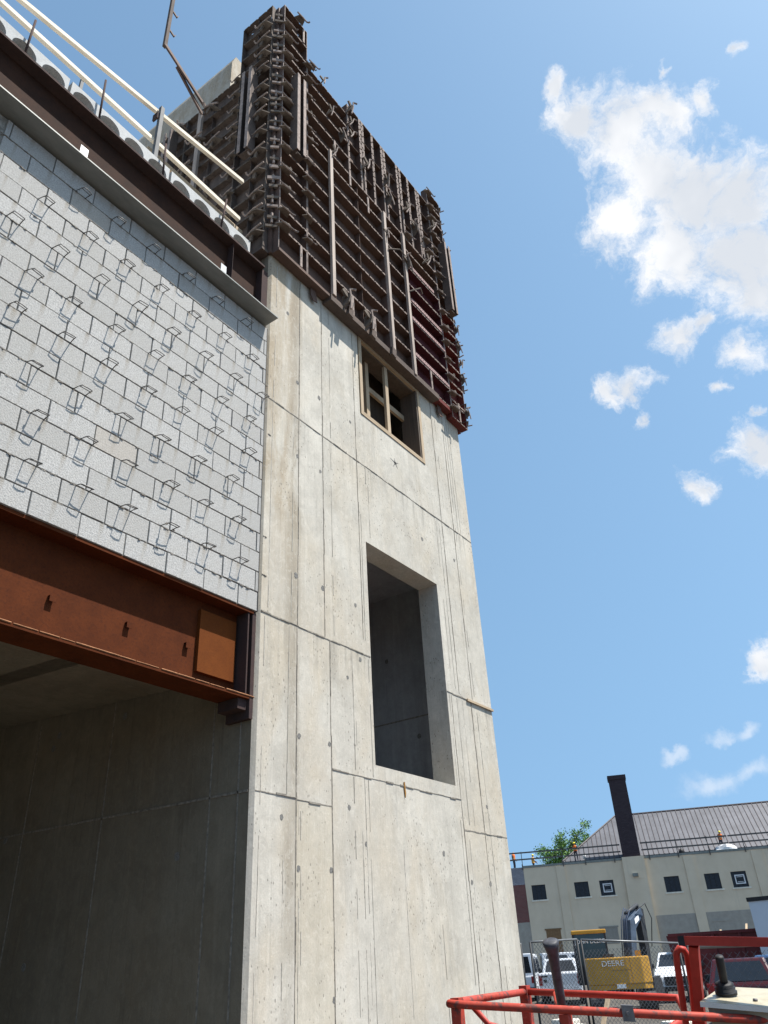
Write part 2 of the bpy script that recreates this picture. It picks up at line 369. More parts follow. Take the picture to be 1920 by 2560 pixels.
# ------------------------------------------------------------------ concrete tower
T = wthing('concrete_tower', 'tall bare cast concrete stair tower with two openings beside the block wall', 'building', (6.7, 7.0, 0))
def cells(xs, zs, solid, y0, y1):
    mb = MB(); nx, nz = len(xs)-1, len(zs)-1
    ok = lambda i, j: 0 <= i < nx and 0 <= j < nz and solid(i, j)
    for i in range(nx):
        for j in range(nz):
            if not solid(i, j): continue
            a, b, c_, d_ = xs[i], xs[i+1], zs[j], zs[j+1]
            mb.quad((a,y0,c_),(b,y0,c_),(b,y0,d_),(a,y0,d_)); mb.quad((a,y1,c_),(a,y1,d_),(b,y1,d_),(b,y1,c_))
            if not ok(i-1, j): mb.quad((a,y0,c_),(a,y0,d_),(a,y1,d_),(a,y1,c_))
            if not ok(i+1, j): mb.quad((b,y0,c_),(b,y1,c_),(b,y1,d_),(b,y0,d_))
            if not ok(i, j-1): mb.quad((a,y0,c_),(a,y1,c_),(b,y1,c_),(b,y0,c_))
            if not ok(i, j+1): mb.quad((a,y0,d_),(b,y0,d_),(b,y1,d_),(a,y1,d_))
    return mb
OX0, OX1, OZ0, OZ1 = 6.289, 7.804, 3.739, 6.212
WX0, WX1, WZ0, WZ1 = 6.30, 7.79, 8.045, 9.40
CH = 0.032
fwall = cells([TX0+CH, OX0, OX1, TX1-0.02], [0, OZ0, OZ1, WZ0, WZ1, 13.7], lambda i, j: not (i == 1 and j in (1, 3)), D, D+0.28)
# chamfered arrises
fwall.prism([(0, 0), (CH, -CH), (CH, 0)], (TX0, D+CH, 0), (1,0,0), (0,1,0), (0,0,1), 13.7)
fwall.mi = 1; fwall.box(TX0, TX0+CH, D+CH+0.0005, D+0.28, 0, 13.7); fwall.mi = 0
fwall.prism([(0, 0), (0.02, 0.02), (0.02, 0.28), (0, 0.28)], (TX1-0.02, D, 0), (1,0,0), (0,1,0), (0,0,1), 13.7)
T.add(fwall, 'front_wall', [M['concrete'], M['concrete_shaded']])
w = MB(); w.box(TX0, TX0+0.28, D+0.2805, 5.47, 0, 13.7); T.add(w, 'side_wall', M['concrete_shaded'])
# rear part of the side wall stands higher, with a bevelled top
w = MB(); w.box(TX0, TX0+0.28, 5.4705, TY1, 0, 9.44); T.add(w, 'side_wall', M['concrete_shaded'])
w = MB(); w.prism([(0,9.4405),(0.28,9.4405),(0.28,14.74),(0.07,14.74),(0,14.50)], (TX0, 5.4705, 0), (1,0,0), (0,0,1), (0,1,0), TY1-5.4705)
T.add(w, 'side_wall', M['concrete'])
w = MB(); w.box(TX1-0.28, TX1, D+0.2805, TY1, 0, 13.7); T.add(w, 'side_wall', M['concrete_int'])
w = MB(); w.box(TX0+0.2805, TX1-0.2805, TY1-0.28, TY1, 0, 13.7); T.add(w, 'rear_wall', M['concrete_int'])
for z0 in (3.25, 6.9, 10.6):  # lowest is a floor; upper slabs added to keep the shaft dark
    w = MB(); w.box(TX0+0.281, TX1-0.281, D+0.281, TY1-0.281, z0-0.2, z0); T.add(w, 'shaft_slab', M['concrete_int'])
w = MB(); w.box(TX1-0.2815, TX1-0.279, D+0.29, TY1-0.3, 4.865, 4.885); T.add(w, 'form_seam', M['seam'])
for y, z in ((5.45, 4.62), (5.25, 5.05), (5.9, 5.75)):
    w = MB(); w.prism([(0.03*math.cos(i*.6283), 0.034*math.sin(i*.6283)) for i in range(10)], (TX1-0.283, y, z), (0,1,0), (0,0,1), (1,0,0), 0.006); T.add(w, 'tie_hole', M['hole'])
def seam_v(x, z0, z1, wd=0.010):
    w = MB(); n = max(2, int((z1-z0)/0.18)); 
    for i in range(n):
        a, b = z0+(z1-z0)*i/n, z0+(z1-z0)*(i+1)/n; q = wd*rnd.uniform(0.55, 1.25); dx = rnd.uniform(-.003, .003)
        w.box(x+dx-q/2, x+dx+q/2, D-rnd.uniform(0.002, 0.006), D+0.01, a, b)
    T.add(w, 'form_seam', M['seam'])
def seam_h(z, x0, x1, wd=0.010, y=D):
    w = MB(); n = max(2, int((x1-x0)/0.12))
    for i in range(n):
        a, b = x0+(x1-x0)*i/n, x0+(x1-x0)*(i+1)/n; q = wd*rnd.uniform(0.5, 1.6); dz = rnd.uniform(-.004, .004)
        w.box(a, b, y-rnd.uniform(0.002, 0.008), y+0.01, z+dz-q/2, z+dz+q/2)
    T.add(w, 'form_seam', M['seam'])
for x, a, b in ((5.13,4.85,9.45),(5.535,4.85,9.36),(5.125,0,4.83),(5.605,0,4.83),(7.90,0,4.82),(8.37,0,4.82),(8.10,4.85,9.35),(8.42,4.85,9.35),(6.17,5.0,9.3)):
    seam_v(x, a, b, 0.006 if x == 6.17 else 0.010)
for x, a, b in ((4.69,0,4.8),(4.98,0,3.28),(5.01,3.32,4.8),(5.04,4.9,7.2),(4.72,4.9,9.3),(5.16,0.2,3.25),(5.19,0.1,3.2),(5.68,4.9,9.3),(5.93,1.0,3.58),(5.96,3.65,4.8),(6.0,3.65,4.8),(6.04,0.3,3.58),(6.10,0.2,3.58),(6.16,0.8,3.58),(6.24,3.62,4.8),(6.21,5.0,7.2),(6.34,6.3,7.25),(6.38,6.3,7.25),(6.7,0.5,3.0),(7.3,0.3,2.6),(7.84,0.3,3.6),(7.86,3.75,4.8),(7.94,4.9,7.2),(8.02,4.9,7.2),(8.0,0.3,3.2),(8.03,3.35,4.78),(8.16,3.35,4.78),(8.48,4.9,9.3),(8.55,7.3,9.3),(8.62,7.3,9.3),(8.5,0.4,4.7),(8.2,7.3,9.3)):
    w = MB(); n = max(2, int((b-a)/0.22)); ph = rnd.uniform(0, 6)
    for i in range(n):
        if rnd.random() < 0.22: continue
        z0, z1 = a+(b-a)*i/n, a+(b-a)*(i+1)/n; q = rnd.uniform(0.002, 0.0045); dx = 0.004*math.sin(ph+i*0.35)
        w.box(x+dx-q, x+dx+q, D-rnd.uniform(0.0012, 0.004), D+0.01, z0, z1)
    T.add(w, 'board_mark', M['fin'] if rnd.random() < .45 else M['mark'])['kind'] = 'stuff'
for z, a, b in ((4.836,4.635,6.28),(4.815,7.81,8.905),(7.264,4.635,8.905),(3.60,5.61,7.90),(3.30,4.635,5.12),(3.285,5.13,5.60),(3.287,7.90,8.905)): seam_h(z, a, b)
for x, z in ((7.54,6.76),(6.05,5.35),(5.51,5.36),(5.88,4.52),(6.1,4.76),(5.58,3.82),(5.16,3.82),(8.34,6.76),(5.1,5.35),(5.48,7.78),(6.07,7.78),(5.1,7.76),(5.11,6.76),(5.49,6.76),(4.92,8.69),(4.95,3.13),(5.16,2.76),(5.58,2.77),(6.09,3.01),(7.43,3.02),(7.96,2.77),(8.37,2.77),(5.85,3.3),(8.49,3.59),(5.59,1.84)):
    w = MB(); q = rnd.uniform(0.019, 0.027); pts = []
    for i in range(12):
        t = 2*math.pi*i/12; e = rnd.uniform(0.8, 1.15); pts.append((q*e*math.cos(t), 1.15*q*e*math.sin(t)))
    w.prism(pts, (x, D+0.004, z), (1,0,0), (0,0,1), (0,-1,0), 0.006); T.add(w, 'tie_hole', M['hole'])
# star crack patch, strap end and the timber strip left in the pour joint
w = MB()
for i in range(5):
    t = 2*math.pi*i/5+0.4; L = rnd.uniform(0.07, 0.12); w.prism([(0,-0.012),(0.015,0),(0,0.012),(-0.005,0)], (7.02, D-0.002, 7.67), (L/0.015*math.cos(t)*1, 0, L/0.015*math.sin(t)), (-math.sin(t),0,math.cos(t)), (0,1,0), 0.006)
T.add(w, 'spall_mark', M['hole'])
w = MB(); w.box(8.26, 8.92, D-0.024, D-0.001, 4.795, 4.822); T.add(w, 'timber_strip', M['lumber_x'])
M['strap'] = plain('orange_strap', (0.30, 0.15, 0.035), 0.8)
w = MB(); w.prism([(-0.006,0.0),(0.008,0.0),(0.010,-0.05),(0.016,-0.11),(0.004,-0.15),(-0.004,-0.09),(-0.010,-0.04)], (6.765, D-0.012, 3.64), (1,0,0), (0,0,1), (0,1,0), 0.01)
T.add(w, 'strap_tail', M['strap'])
# joints on the bay-side face of the tower
def seam_w(pts, wd):
    w = MB()
    for (y0, z0), (y1, z1) in zip(pts, pts[1:]):
        w.bar((TX0, y0, z0), (TX0, y1, z1), 0.012, wd, (0, -(z1-z0), (y1-y0)))
    T.add(w, 'form_seam', M['seam'])
seam_w([(4.53, 3.30), (5.4, 3.31), (6.4, 3.33), (8.4, 3.36)], 0.018)
for y in (4.64, 4.96, 6.35, 7.57): seam_w([(y, 0), (y+0.004, 2.0), (y-0.003, 4.4)], 0.012)
for y, z in ((6.19,4.23),(7.22,4.24),(7.29,4.12),(7.86,3.32),(5.3,2.9),(7.2,2.2)):
    w = MB(); w.prism([(0.03*math.cos(i*.6283), 0.034*math.sin(i*.6283)) for i in range(10)], (TX0-0.004, y, z), (0,1,0), (0,0,1), (1,0,0), 0.006); T.add(w, 'tie_hole', M['hole'])

# ------------------------------------------------------------------ parking bay behind the wall
def ceil_z(y): return 4.30+(y-5.0)*0.065
bay = MB(); bay.box(-9, TX0-0.002, 12.0, 12.25, 0, 9.4); structure(bay, 'bay_rear_wall', M['concrete_shaded'])
bay = MB(); bay.box(-9.3, -9.002, D+0.4, 12.25, 0, 9.4); structure(bay, 'bay_side_wall', M['concrete_shaded'])
bay = MB(); bay.quad((-9,D,0.006),(TX0-.002,D,0.006),(TX0-.002,12,0.006),(-9,12,0.006)); structure(bay, 'bay_floor', M['concrete_shaded'])
cb = MB(); cb.prism([(D+0.30, 4.62), (12, 4.95), (12, 5.1), (D+0.30, 4.9)], (-9, 0, 0), (0,1,0), (0,0,1), (1,0,0), 9+TX0-0.003)
ceiling = structure(cb, 'bay_ceiling', M['mortar'])
x = TX0-0.02
while x > -9:
    w = MB(); x0 = max(x-1.17, -8.98)
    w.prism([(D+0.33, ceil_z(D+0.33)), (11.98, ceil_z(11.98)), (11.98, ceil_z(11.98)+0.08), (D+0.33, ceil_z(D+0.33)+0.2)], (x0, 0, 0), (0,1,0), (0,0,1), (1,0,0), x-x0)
    w.build('ceiling_panel', M['concrete_shaded'], ceiling); x -= 1.2 if x < 4.5 else 0.97
    
# ------------------------------------------------------------------ block wall with ties
BX1 = 4.588; BXL = 1.50
B = wthing('block_wall', 'grey concrete block wall with wire ties sticking out, between two steel beams', 'wall', (3, D+0.1, 4.81))
w = MB(); w.box(-3.0, BX1-0.004, D+0.012, D+0.185, 4.812, 8.20); T_m = B.add(w, 'mortar_joint', M['mortar'])
bl = MB(); bl.box(0, 1, 0, 1, 0, 1)
def chamf_block():
    e = 0.004; mb = MB()
    # front face slightly inset so each block keeps its own arris
    mb.box(0, 0.39, 0.004, 0.18, 0, 0.19)
    mb.box(e*.6, 0.39-e*.6, 0.0, 0.0035, e*.6, 0.19-e*.6); return mb.mesh('block', M['block'])
block_me = chamf_block()
zs = [4.81, 4.997] + [4.997+0.2*i for i in range(1, 17)]
for r in range(len(zs)-1):
    off = 0.0 if r % 2 == 0 else 0.2
    joints = [2.348+0.4*i+off for i in range(-13, 8)]
    xs = [j for j in joints if j < BX1-0.015] + [BX1]
    left = BXL if r > 12 else -2.9
    for a, b in zip(xs, xs[1:]):
        a2 = max(a, left)
        if b-a2 < 0.03 or b < -0.9: continue
        o = link('block', block_me); o.parent = B.o; o.matrix_parent_inverse = B.inv
        o.location = (a2+0.0042, D+rnd.uniform(-0.004, 0.004), zs[r]+0.0042)
        o.scale = ((b-a2-0.0084)/0.39, 1, (zs[r+1]-zs[r]-0.0084)/0.19)
tie = MB(); lw = 0.105
tie.tube([(0, 0.02, 0), (0.012, -lw*0.55, 0.004), (0.012, -lw, -0.010), (0.055, -lw-0.004, -0.012), (0.10, -lw, -0.012), (0.104, -lw*0.5, -0.002), (0.112, 0.02, 0)], 0.0042, 6)
tie.tube([(0.010, -lw*0.72, -0.003), (0.055, -lw*0.74, -0.006), (0.102, -lw*0.72, -0.004)], 0.0042, 6)
tie_me = tie.mesh('wall_tie', M['wire'], True)
def blob_mesh(i):
    mb = MB(); q = random.Random(i)
    for _ in range(4):
        c = Vector((q.choice((0.008, 0.108))+q.uniform(-.004,.004), -q.uniform(0.0, lw*.8), -0.004)); s_ = q.uniform(0.003, 0.009)
        mb.obox(c, (s_, q.uniform(-.004,.004), q.uniform(-.003,.003)), (0, s_*0.7, 0.003), (0.002, 0, s_*0.8))
    return mb.mesh('mortar_dropping', M['blob'])
blobs = [blob_mesh(i) for i in range(6)]
for row, x0 in ((1,2.26),(3,2.22),(5,2.10),(7,2.28),(9,1.912),(11,1.675),(13,2.30),(15,2.16)):
    for i in range(-3, 8):
        x = x0+0.4*i+rnd.uniform(-.02, .02)
        if x > 4.46 or x < (1.55 if row > 11 else 1.0): continue
        if row == 15 and rnd.random() < .3: continue
        o = link('wall_tie', tie_me); o.parent = B.o; o.matrix_parent_inverse = B.inv
        o.location = (x, D, 4.997+0.2*row-0.002); o.rotation_euler = (rnd.uniform(-.10, .22), rnd.uniform(-.05, .05), rnd.uniform(-.12, .12)); o.scale = (rnd.uniform(.9, 1.06), rnd.uniform(.85, 1.05), 1)
        if rnd.random() < 0.5:
            b_ = link('mortar_dropping', rnd.choice(blobs), o); b_['kind'] = 'stuff'
# mortar squeezed out of the bed joints
for r in range(1, len(zs)-1):
    w = MB(); x = 1.1
    while x < BX1-0.05:
        x += rnd.uniform(0.01, 0.16)
        if rnd.random() < 0.55*(1.0 if r in (1, 2, 15, 16) else 0.45):
            L = rnd.uniform(0.012, 0.06); n = int(L/0.012)+1
            for i in range(n):
                h = rnd.uniform(0.003, 0.010); w.box(x+i*0.012, x+i*0.012+0.0118, D-rnd.uniform(0.002, 0.008), D+0.003, zs[r]-h, zs[r]+rnd.uniform(0.0, 0.004))
            x += L
    if w.v: B.add(w, 'mortar_squeeze', M['blob'])['kind'] = 'stuff'
# sealant line between block wall and tower
w = MB(); w.box(BX1+0.001, TX0-0.001, D+0.004, D+0.15, 4.812, 8.20); B.add(w, 'joint_filler', M['black'])

# ------------------------------------------------------------------ lower rusted beam
LB = wthing('rusted_steel_beam', 'orange rusted steel beam carrying the block wall across the dark bay', 'beam', (1, D+0.155, 4.02))
w = MB(); w.box(-6, 4.56, D+0.012, D+0.30, 4.783, 4.808); LB.add(w, 'top_flange', M['rust'])
w = MB(); w.box(-6, 4.55, D+0.160, D+0.172, 4.046, 4.783); LB.add(w, 'web', M['rust'])
w = MB(); w.box(-6, 4.55, D+0.018, D+0.292, 4.020, 4.045); LB.add(w, 'bottom_flange', M['rust'])
w = MB(); w.box(4.055, 4.465, D+0.125, D+0.1595, 4.165, 4.70); LB.add(w, 'gusset_plate', M['rust2'])
w = MB(); w.box(4.50, 4.515, D+0.02, D+0.1595, 4.047, 4.782); LB.add(w, 'stiffener', M['mill'])
w = MB(); w.box(4.555, 4.597, D+0.02, D+0.29, 3.86, 4.80); LB.add(w, 'end_plate', M['mill'])
w = MB(); w.box(4.45, 4.553, D+0.05, D+0.28, 3.93, 4.018); LB.add(w, 'bearing_seat', M['mill'])
for x in (2.70, 3.35, 3.93):
    w = MB(); w.box(x, x+0.05, D+0.13, D+0.1595, 4.37, 4.375); w.box(x, x+0.05, D+0.13, D+0.134, 4.33, 4.3695); LB.add(w, 'clip_angle', M['rust'])
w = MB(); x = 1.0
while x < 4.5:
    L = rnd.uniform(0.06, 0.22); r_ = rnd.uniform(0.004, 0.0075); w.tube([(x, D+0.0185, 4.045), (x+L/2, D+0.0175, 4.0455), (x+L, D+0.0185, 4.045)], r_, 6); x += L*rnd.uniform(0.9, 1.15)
LB.add(w, 'rim_highlight', plain('rust_highlight', (0.26, 0.115, 0.05), 0.8, 0, 0.35, 25))['kind'] = 'stuff'  # paler bead paints the lit highlight along the flange edge

# ------------------------------------------------------------------ upper beam and shelf plate
UB = wthing('dark_steel_beam', 'dark brown deep steel beam under the hollow slab ends', 'beam', (1, D+0.12, 8.22))
w = MB(); w.box(-3, 4.515, D-0.002, D+0.27, 9.098, 9.125); UB.add(w, 'top_flange', M['mill'])
M['web_d'] = rusty('web_brown', (0.030, 0.017, 0.013), (0.052, 0.025, 0.016), (0.022, 0.015, 0.013)); w = MB(); w.box(-3, 4.50, D+0.12, D+0.134, 8.262, 9.098); UB.add(w, 'web', M['web_d'])
w = MB(); w.box(-3, 4.50, D+0.0, D+0.26, 8.238, 8.262); UB.add(w, 'bottom_flange', M['mill'])
w = MB(); w.box(4.045, 4.05, D+0.03, D+0.1195, 8.264, 9.096); UB.add(w, 'stiffener', M['mill'])
w = MB(); w.box(4.505, 4.598, D+0.03, D+0.25, 8.24, 9.09); UB.add(w, 'end_plate', M['mill'])
SP = wthing('shelf_plate', 'galvanised steel shelf plate projecting along the top of the block wall', 'steel plate', (2, D-0.09, 8.22))
w = MB(); w.box(-3, 4.565, D-0.185, D+0.18, 8.222, 8.236); SP.add(w, 'plate', M['galv'])
for x in (2.05, 3.72):
    w = MB(); w.box(x, x+0.075, D-0.165, D-0.16, 8.237, 8.36); w.box(x, x+0.075, D-0.16, D-0.06, 8.237, 8.243); SP.add(w, 'white_clip', M['white_clip'])
for x in (1.42, 2.25, 2.93, 3.34):
    w = MB(); w.box(x, x+0.06, D-0.10, D-0.03, 8.2365, 8.262); w.box(x+.02, x+0.04, D-.15, D-.10, 8.237, 8.256); SP.add(w, 'bolt_clip', M['mill'])
# left steel column at the end of the block wall
w = MB(); w.box(1.28, 1.47, D+0.03, D+0.20, 4.83, 8.213)
o = w.build('steel_column', M['form_w']); tag(o, 'dark steel column standing at the left end of the block wall', 'column')

# ------------------------------------------------------------------ hollow core slab ends
def hollow_slab(x0, x1, label):
    ncore = 4; t = wthing('hollow_core_slab', label, 'concrete slab', ((x0+x1)/2, D+0.7, 9.127), 'hollow core slabs on the dark beam')
    y0, y1 = D+0.10, D+1.5; z0, z1 = 9.127, 9.46; zc = 9.295; R_ = 0.118; pw = (x1-x0)/ncore
    mb = MB(); core = MB(); n = 28
    for i in range(ncore):
        a, b = x0+pw*i, x0+pw*(i+1); cx = (a+b)/2; ring = []; outer = []
        for q in range(n):
            th = 2*math.pi*(q+0.5)/n; cx_, cz_ = math.cos(th), math.sin(th)
            ring.append((cx+R_*cx_, zc+R_*cz_))
            s1 = (b-cx)/abs(cx_) if abs(cx_) > 1e-6 else 9; s2 = ((z1-zc) if cz_ > 0 else (zc-z0))/abs(cz_) if abs(cz_) > 1e-6 else 9
            s_ = min(s1, s2); outer.append((cx+s_*cx_, zc+s_*cz_))
        for q in range(n):
            p = (q+1) % n
            mb.quad((ring[q][0],y0,ring[q][1]),(outer[q][0],y0,outer[q][1]),(outer[p][0],y0,outer[p][1]),(ring[p][0],y0,ring[p][1]))
            core.quad((ring[q][0],y0,ring[q][1]),(ring[p][0],y0,ring[p][1]),(ring[p][0],y0+0.9,ring[p][1]),(ring[q][0],y0+0.9,ring[q][1]))
        for (c1, c2) in (((a, z0), (b, z0)), ):
            pass
        # fill the four corners the radial mapping cuts off
        for sx, ex in ((a, -1), (b, 1)):
            for sz in (z0, z1):
                cand = sorted(outer, key=lambda p: (p[0]-sx)**2+(p[1]-sz)**2)[:2]
                mb.quad((cand[0][0],y0,cand[0][1]),(sx,y0,sz),(cand[1][0],y0,cand[1][1]))
        core.quad(*[(p[0], y0+0.88, p[1]) for p in ring])
    mb.quad((x0,y0,z1),(x1,y0,z1),(x1,y1,z1),(x0,y1,z1)); mb.quad((x0,y0,z0),(x0,y1,z0),(x1,y1,z0),(x1,y0,z0))
    mb.quad((x0,y0,z0),(x0,y0,z1),(x0,y1,z1),(x0,y1,z0)); mb.quad((x1,y0,z0),(x1,y1,z0),(x1,y1,z1),(x1,y0,z1)); mb.quad((x0,y1,z0),(x0,y1,z1),(x1,y1,z1),(x1,y1,z0))
    t.add(mb, 'slab_body', M['precast']); t.add(core, 'core', M['precast'])
for i, lb in enumerate(('hollow core slab whose end shows beyond the long guard rails, far from the tower', 'second hollow core slab from the tower, with the steel guard post on it', 'hollow core slab nearest the tower formwork')):
    hollow_slab(0.745+1.215*i, 1.93+1.215*i, lb)
hollow_slab(-0.47, 0.71, 'hollow core slab at the far end of the dark beam')
roof_deck = MB(); roof_deck.box(-9, TX0-0.004, D+1.52, 12.2, 9.14, 9.455); structure(roof_deck, 'roof_deck', M['precast'])
for x, tilt, zt, lb in ((1.48, 0.0, 9.73, 'rebar stub in front of the slab farthest from the formwork'), (2.26, -0.02, 9.81, 'tallest rebar stub, left of the grey steel guard post'), (3.04, -0.02, 9.70, 'rebar stub just right of the grey steel guard post'), (3.85, 0.06, 9.72, 'leaning rebar stub nearest the formwork')):
    w = MB(); w.tube([(x, D+0.05, 9.126), (x+tilt, D+0.05, zt)], 0.011, 8); o = w.build('rebar_stub', M['mill'], smooth=True)
    tag(o, lb, 'rebar', 'rebar stubs along the dark beam')
gp = wthing('guard_post', 'grey steel guard rail post standing on the slab edge', 'post', (3.0, 4.66, 9.46))
w = MB(); w.box(2.965, 3.01, 4.64, 4.685, 9.462, 10.42); gp.add(w, 'post', M['post'])
w = MB(); w.box(2.95, 3.03, 4.62, 4.72, 9.461, 9.475); gp.add(w, 'base_plate', M['post'])
w = MB(); w.box(2.94, 2.962, 4.66, 4.74, 10.20, 10.30); gp.add(w, 'bracket', M['mill'])
gp = wthing('guard_post', 'small guard rail post behind the timber rails, away from the tower', 'post', (2.15, 4.82, 9.46))
w = MB(); w.box(2.135, 2.165, 4.82, 4.85, 9.462, 10.02); gp.add(w, 'post', M['post'])
w = MB(); w.bar((0.2, 4.72, 9.94), (4.30, 4.72, 10.60), 0.042, 0.052); o = w.build('guard_rail', M['lumber']); tag(o, 'upper fresh timber guard rail running down to the formwork', 'rail')
w = MB(); w.bar((0.2, 4.72, 9.84), (2.955, 4.72, 9.88), 0.042, 0.054); o = w.build('guard_rail', M['lumber']); tag(o, 'lower timber guard rail ending at the grey steel post', 'rail')
w = MB(); w.bar((2.98, 4.75, 9.93), (4.28, 4.72, 9.88), 0.042, 0.054); o = w.build('guard_rail', M['lumber']); tag(o, 'lower timber guard rail between the grey post and the formwork', 'rail')
w = MB(); w.bar((2.98, 4.82, 9.83), (4.40, 4.80, 9.80), 0.045, 0.06); o = w.build('guard_rail', M['lumber_x']); tag(o, 'dull timber rail tucked under the lower guard rail by the formwork', 'rail')

# ------------------------------------------------------------------ steel wall formwork round the tower top
FW = wthing('wall_formwork', 'dark rusty steel wall formwork clamped round the top of the concrete tower', 'formwork', (6.7, D-0.06, 9.4))
FD = 0.12
def front(u, wv_, z): return (u, D-0.003-wv_, z)
def west(u, wv_, z): return (TX0-0.003-wv_, u, z)
def east(u, wv_, z): return (TX1+0.003+wv_, u, z)
def fbox(mb, mp, u0, u1, w0, w1, z0, z1):
    i = len(mb.v)
    for zz in (z0, z1):
        for a, b in ((u0,w0),(u1,w0),(u1,w1),(u0,w1)): mb.v.append(mp(a, b, zz))
    for f in ((0,3,2,1),(4,5,6,7),(0,1,5,4),(1,2,6,5),(2,3,7,6),(3,0,4,7)):
        mb.f.append(tuple(i+q for q in f)); mb.m.append(mb.mi)
def form_panel(mp, u0, u1, z0, z1, mats, lips='h', holes=0, depth=FD, stiff=0.6, name='form_panel'):
    mb = MB(); g = 0.0015; u0 += g; u1 -= g; z0 += g; z1 -= g
    # skin, with open bolt holes near the free top edge where asked
    if holes:
        zb = z1-0.075; hs = 0.018; fbox(mb, mp, u0, u1, 0, 0.006, z0, zb-hs); fbox(mb, mp, u0, u1, 0, 0.006, zb+hs, z1-0.0065)
        cuts = [u0+(u1-u0)*(i+0.5)/holes for i in range(holes)]; a = u0
        for c_ in cuts: fbox(mb, mp, a, c_-hs, 0, 0.006, zb-hs, zb+hs); a = c_+hs
        fbox(mb, mp, a, u1, 0, 0.006, zb-hs, zb+hs)
    else: fbox(mb, mp, u0, u1, 0, 0.006, z0, z1)
    t = 0.007; d0 = depth-0.008
    fbox(mb, mp, u0, u1, 0.0065, d0, z0, z0+t); fbox(mb, mp, u0, u1, 0.0065, d0, z1-t, z1)
    fbox(mb, mp, u0, u0+t, 0.0065, d0, z0+t, z1-t); fbox(mb, mp, u1-t, u1, 0.0065, d0, z0+t, z1-t)
    if lips == 'h':
        n = max(1, int((u1-u0)/stiff))
        for i in range(1, n):
            c_ = u0+(u1-u0)*i/n; fbox(mb, mp, c_-0.003, c_+0.003, 0.0065, depth*0.75, z0+t, z1-t)
    else:
        n = max(1, int((z1-z0)/0.45))
        for i in range(1, n):
            c_ = z0+(z1-z0)*i/n; fbox(mb, mp, u0+t, u1-t, 0.0065, depth*0.75, c_-0.003, c_+0.003)
    mb.mi = 1; lw_ = 0.0115
    def run(a, b, put):
        x = a
        while x < b-0.01:
            L = rnd.choice((0.09, 0.12, 0.15)); e = min(b, x+L); put(x, e); x = e+0.03
    if lips == 'h':
        run(u0, u1, lambda a, b: fbox(mb, mp, a, b, d0, depth, z0, z0+lw_)); run(u0, u1, lambda a, b: fbox(mb, mp, a, b, d0, depth, z1-lw_, z1))
        fbox(mb, mp, u0, u0+0.010, d0, depth, z0+lw_, z1-lw_); fbox(mb, mp, u1-0.010, u1, d0, depth, z0+lw_, z1-lw_)
    else:
        run(z0, z1, lambda a, b: fbox(mb, mp, u0, u0+0.024, d0, depth, a, b)); run(z0, z1, lambda a, b: fbox(mb, mp, u1-0.024, u1, d0, depth, a, b))
        fbox(mb, mp, u0+0.024, u1-0.024, d0, depth, z1-0.009, z1); fbox(mb, mp, u0+0.024, u1-0.024, d0, depth, z0, z0+0.009)
    return FW.add(mb, name, mats)
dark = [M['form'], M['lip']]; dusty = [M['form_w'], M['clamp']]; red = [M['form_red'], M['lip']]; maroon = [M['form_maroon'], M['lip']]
rows = [9.44, 9.835, 10.205, 10.585, 10.97, 11.37, 11.77, 12.15, 12.44]
# corner column beside the block wall: full height stack
lc = rows + [12.83, 13.22, 13.61, 14.0, 14.43, 14.88]
for a, b in zip(lc, lc[1:]): form_panel(front, 4.60, 5.125, a, b, dark, holes=3 if b > 14.8 else 0, stiff=0.27)
for a, b in zip(rows, rows[1:]):
    form_panel(front, 5.13, 6.945, a, b, dark); form_panel(front, 6.95, 7.545, a, b, dark, stiff=0.35)
    form_panel(front, 7.55, 8.575, a, b, maroon if a < 11.7 else dark)
for a, b in zip([12.44, 12.83, 13.22, 13.60], [12.83, 13.22, 13.60, 13.96]): form_panel(front, 5.13, 6.115, a, b, dark, holes=2 if b > 13.9 else 0)
# standing panels of the upper lift
for a, b, z0 in ((6.12,6.455,12.44),(6.46,6.53,13.30),(6.535,6.80,12.44),(6.805,7.075,13.0),(7.08,7.15,13.4),(7.155,7.535,12.44),(7.54,7.63,13.25),(7.635,7.88,12.44),(7.885,8.155,13.2),(8.16,8.235,12.6),(8.24,8.575,12.44)):
    form_panel(front, a, b, z0, 14.27, dark, 'v', holes=1 if b-a > 0.3 else 0)
    if z0 > 12.45: form_panel(front, a, b, 12.445, z0-0.004, dark, 'h', stiff=0.2)
rc = [9.30, 9.66, 10.05, 10.44, 10.83, 11.22, 11.61, 12.0, 12.39, 12.78, 13.17, 13.56, 13.95, 14.34, 14.73]
for a, b in zip(rc, rc[1:]): form_panel(front, 8.58, 9.04, a, b, red if a < 11.6 else dark, holes=1 if b > 14.7 else 0, stiff=0.24)
# closed corner post between the two faces
w = MB(); w.box(TX0-0.03, TX0-0.001, D-0.03, D+0.028, 9.40, 14.86); FW.add(w, 'corner_post', M['form'])
for z in lc[1:-1]:
    for dz in (-0.02, 0.14):
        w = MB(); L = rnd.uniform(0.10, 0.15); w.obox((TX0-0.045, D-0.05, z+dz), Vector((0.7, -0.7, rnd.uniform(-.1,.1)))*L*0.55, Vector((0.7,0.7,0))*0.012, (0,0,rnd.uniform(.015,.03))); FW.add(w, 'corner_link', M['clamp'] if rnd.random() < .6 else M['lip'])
    w = MB(); w.box(TX0-0.055, TX0-0.032, D-0.055, D-0.032, z+0.05, z+0.05+rnd.uniform(.12,.2)); FW.add(w, 'corner_pin', M['lip'])
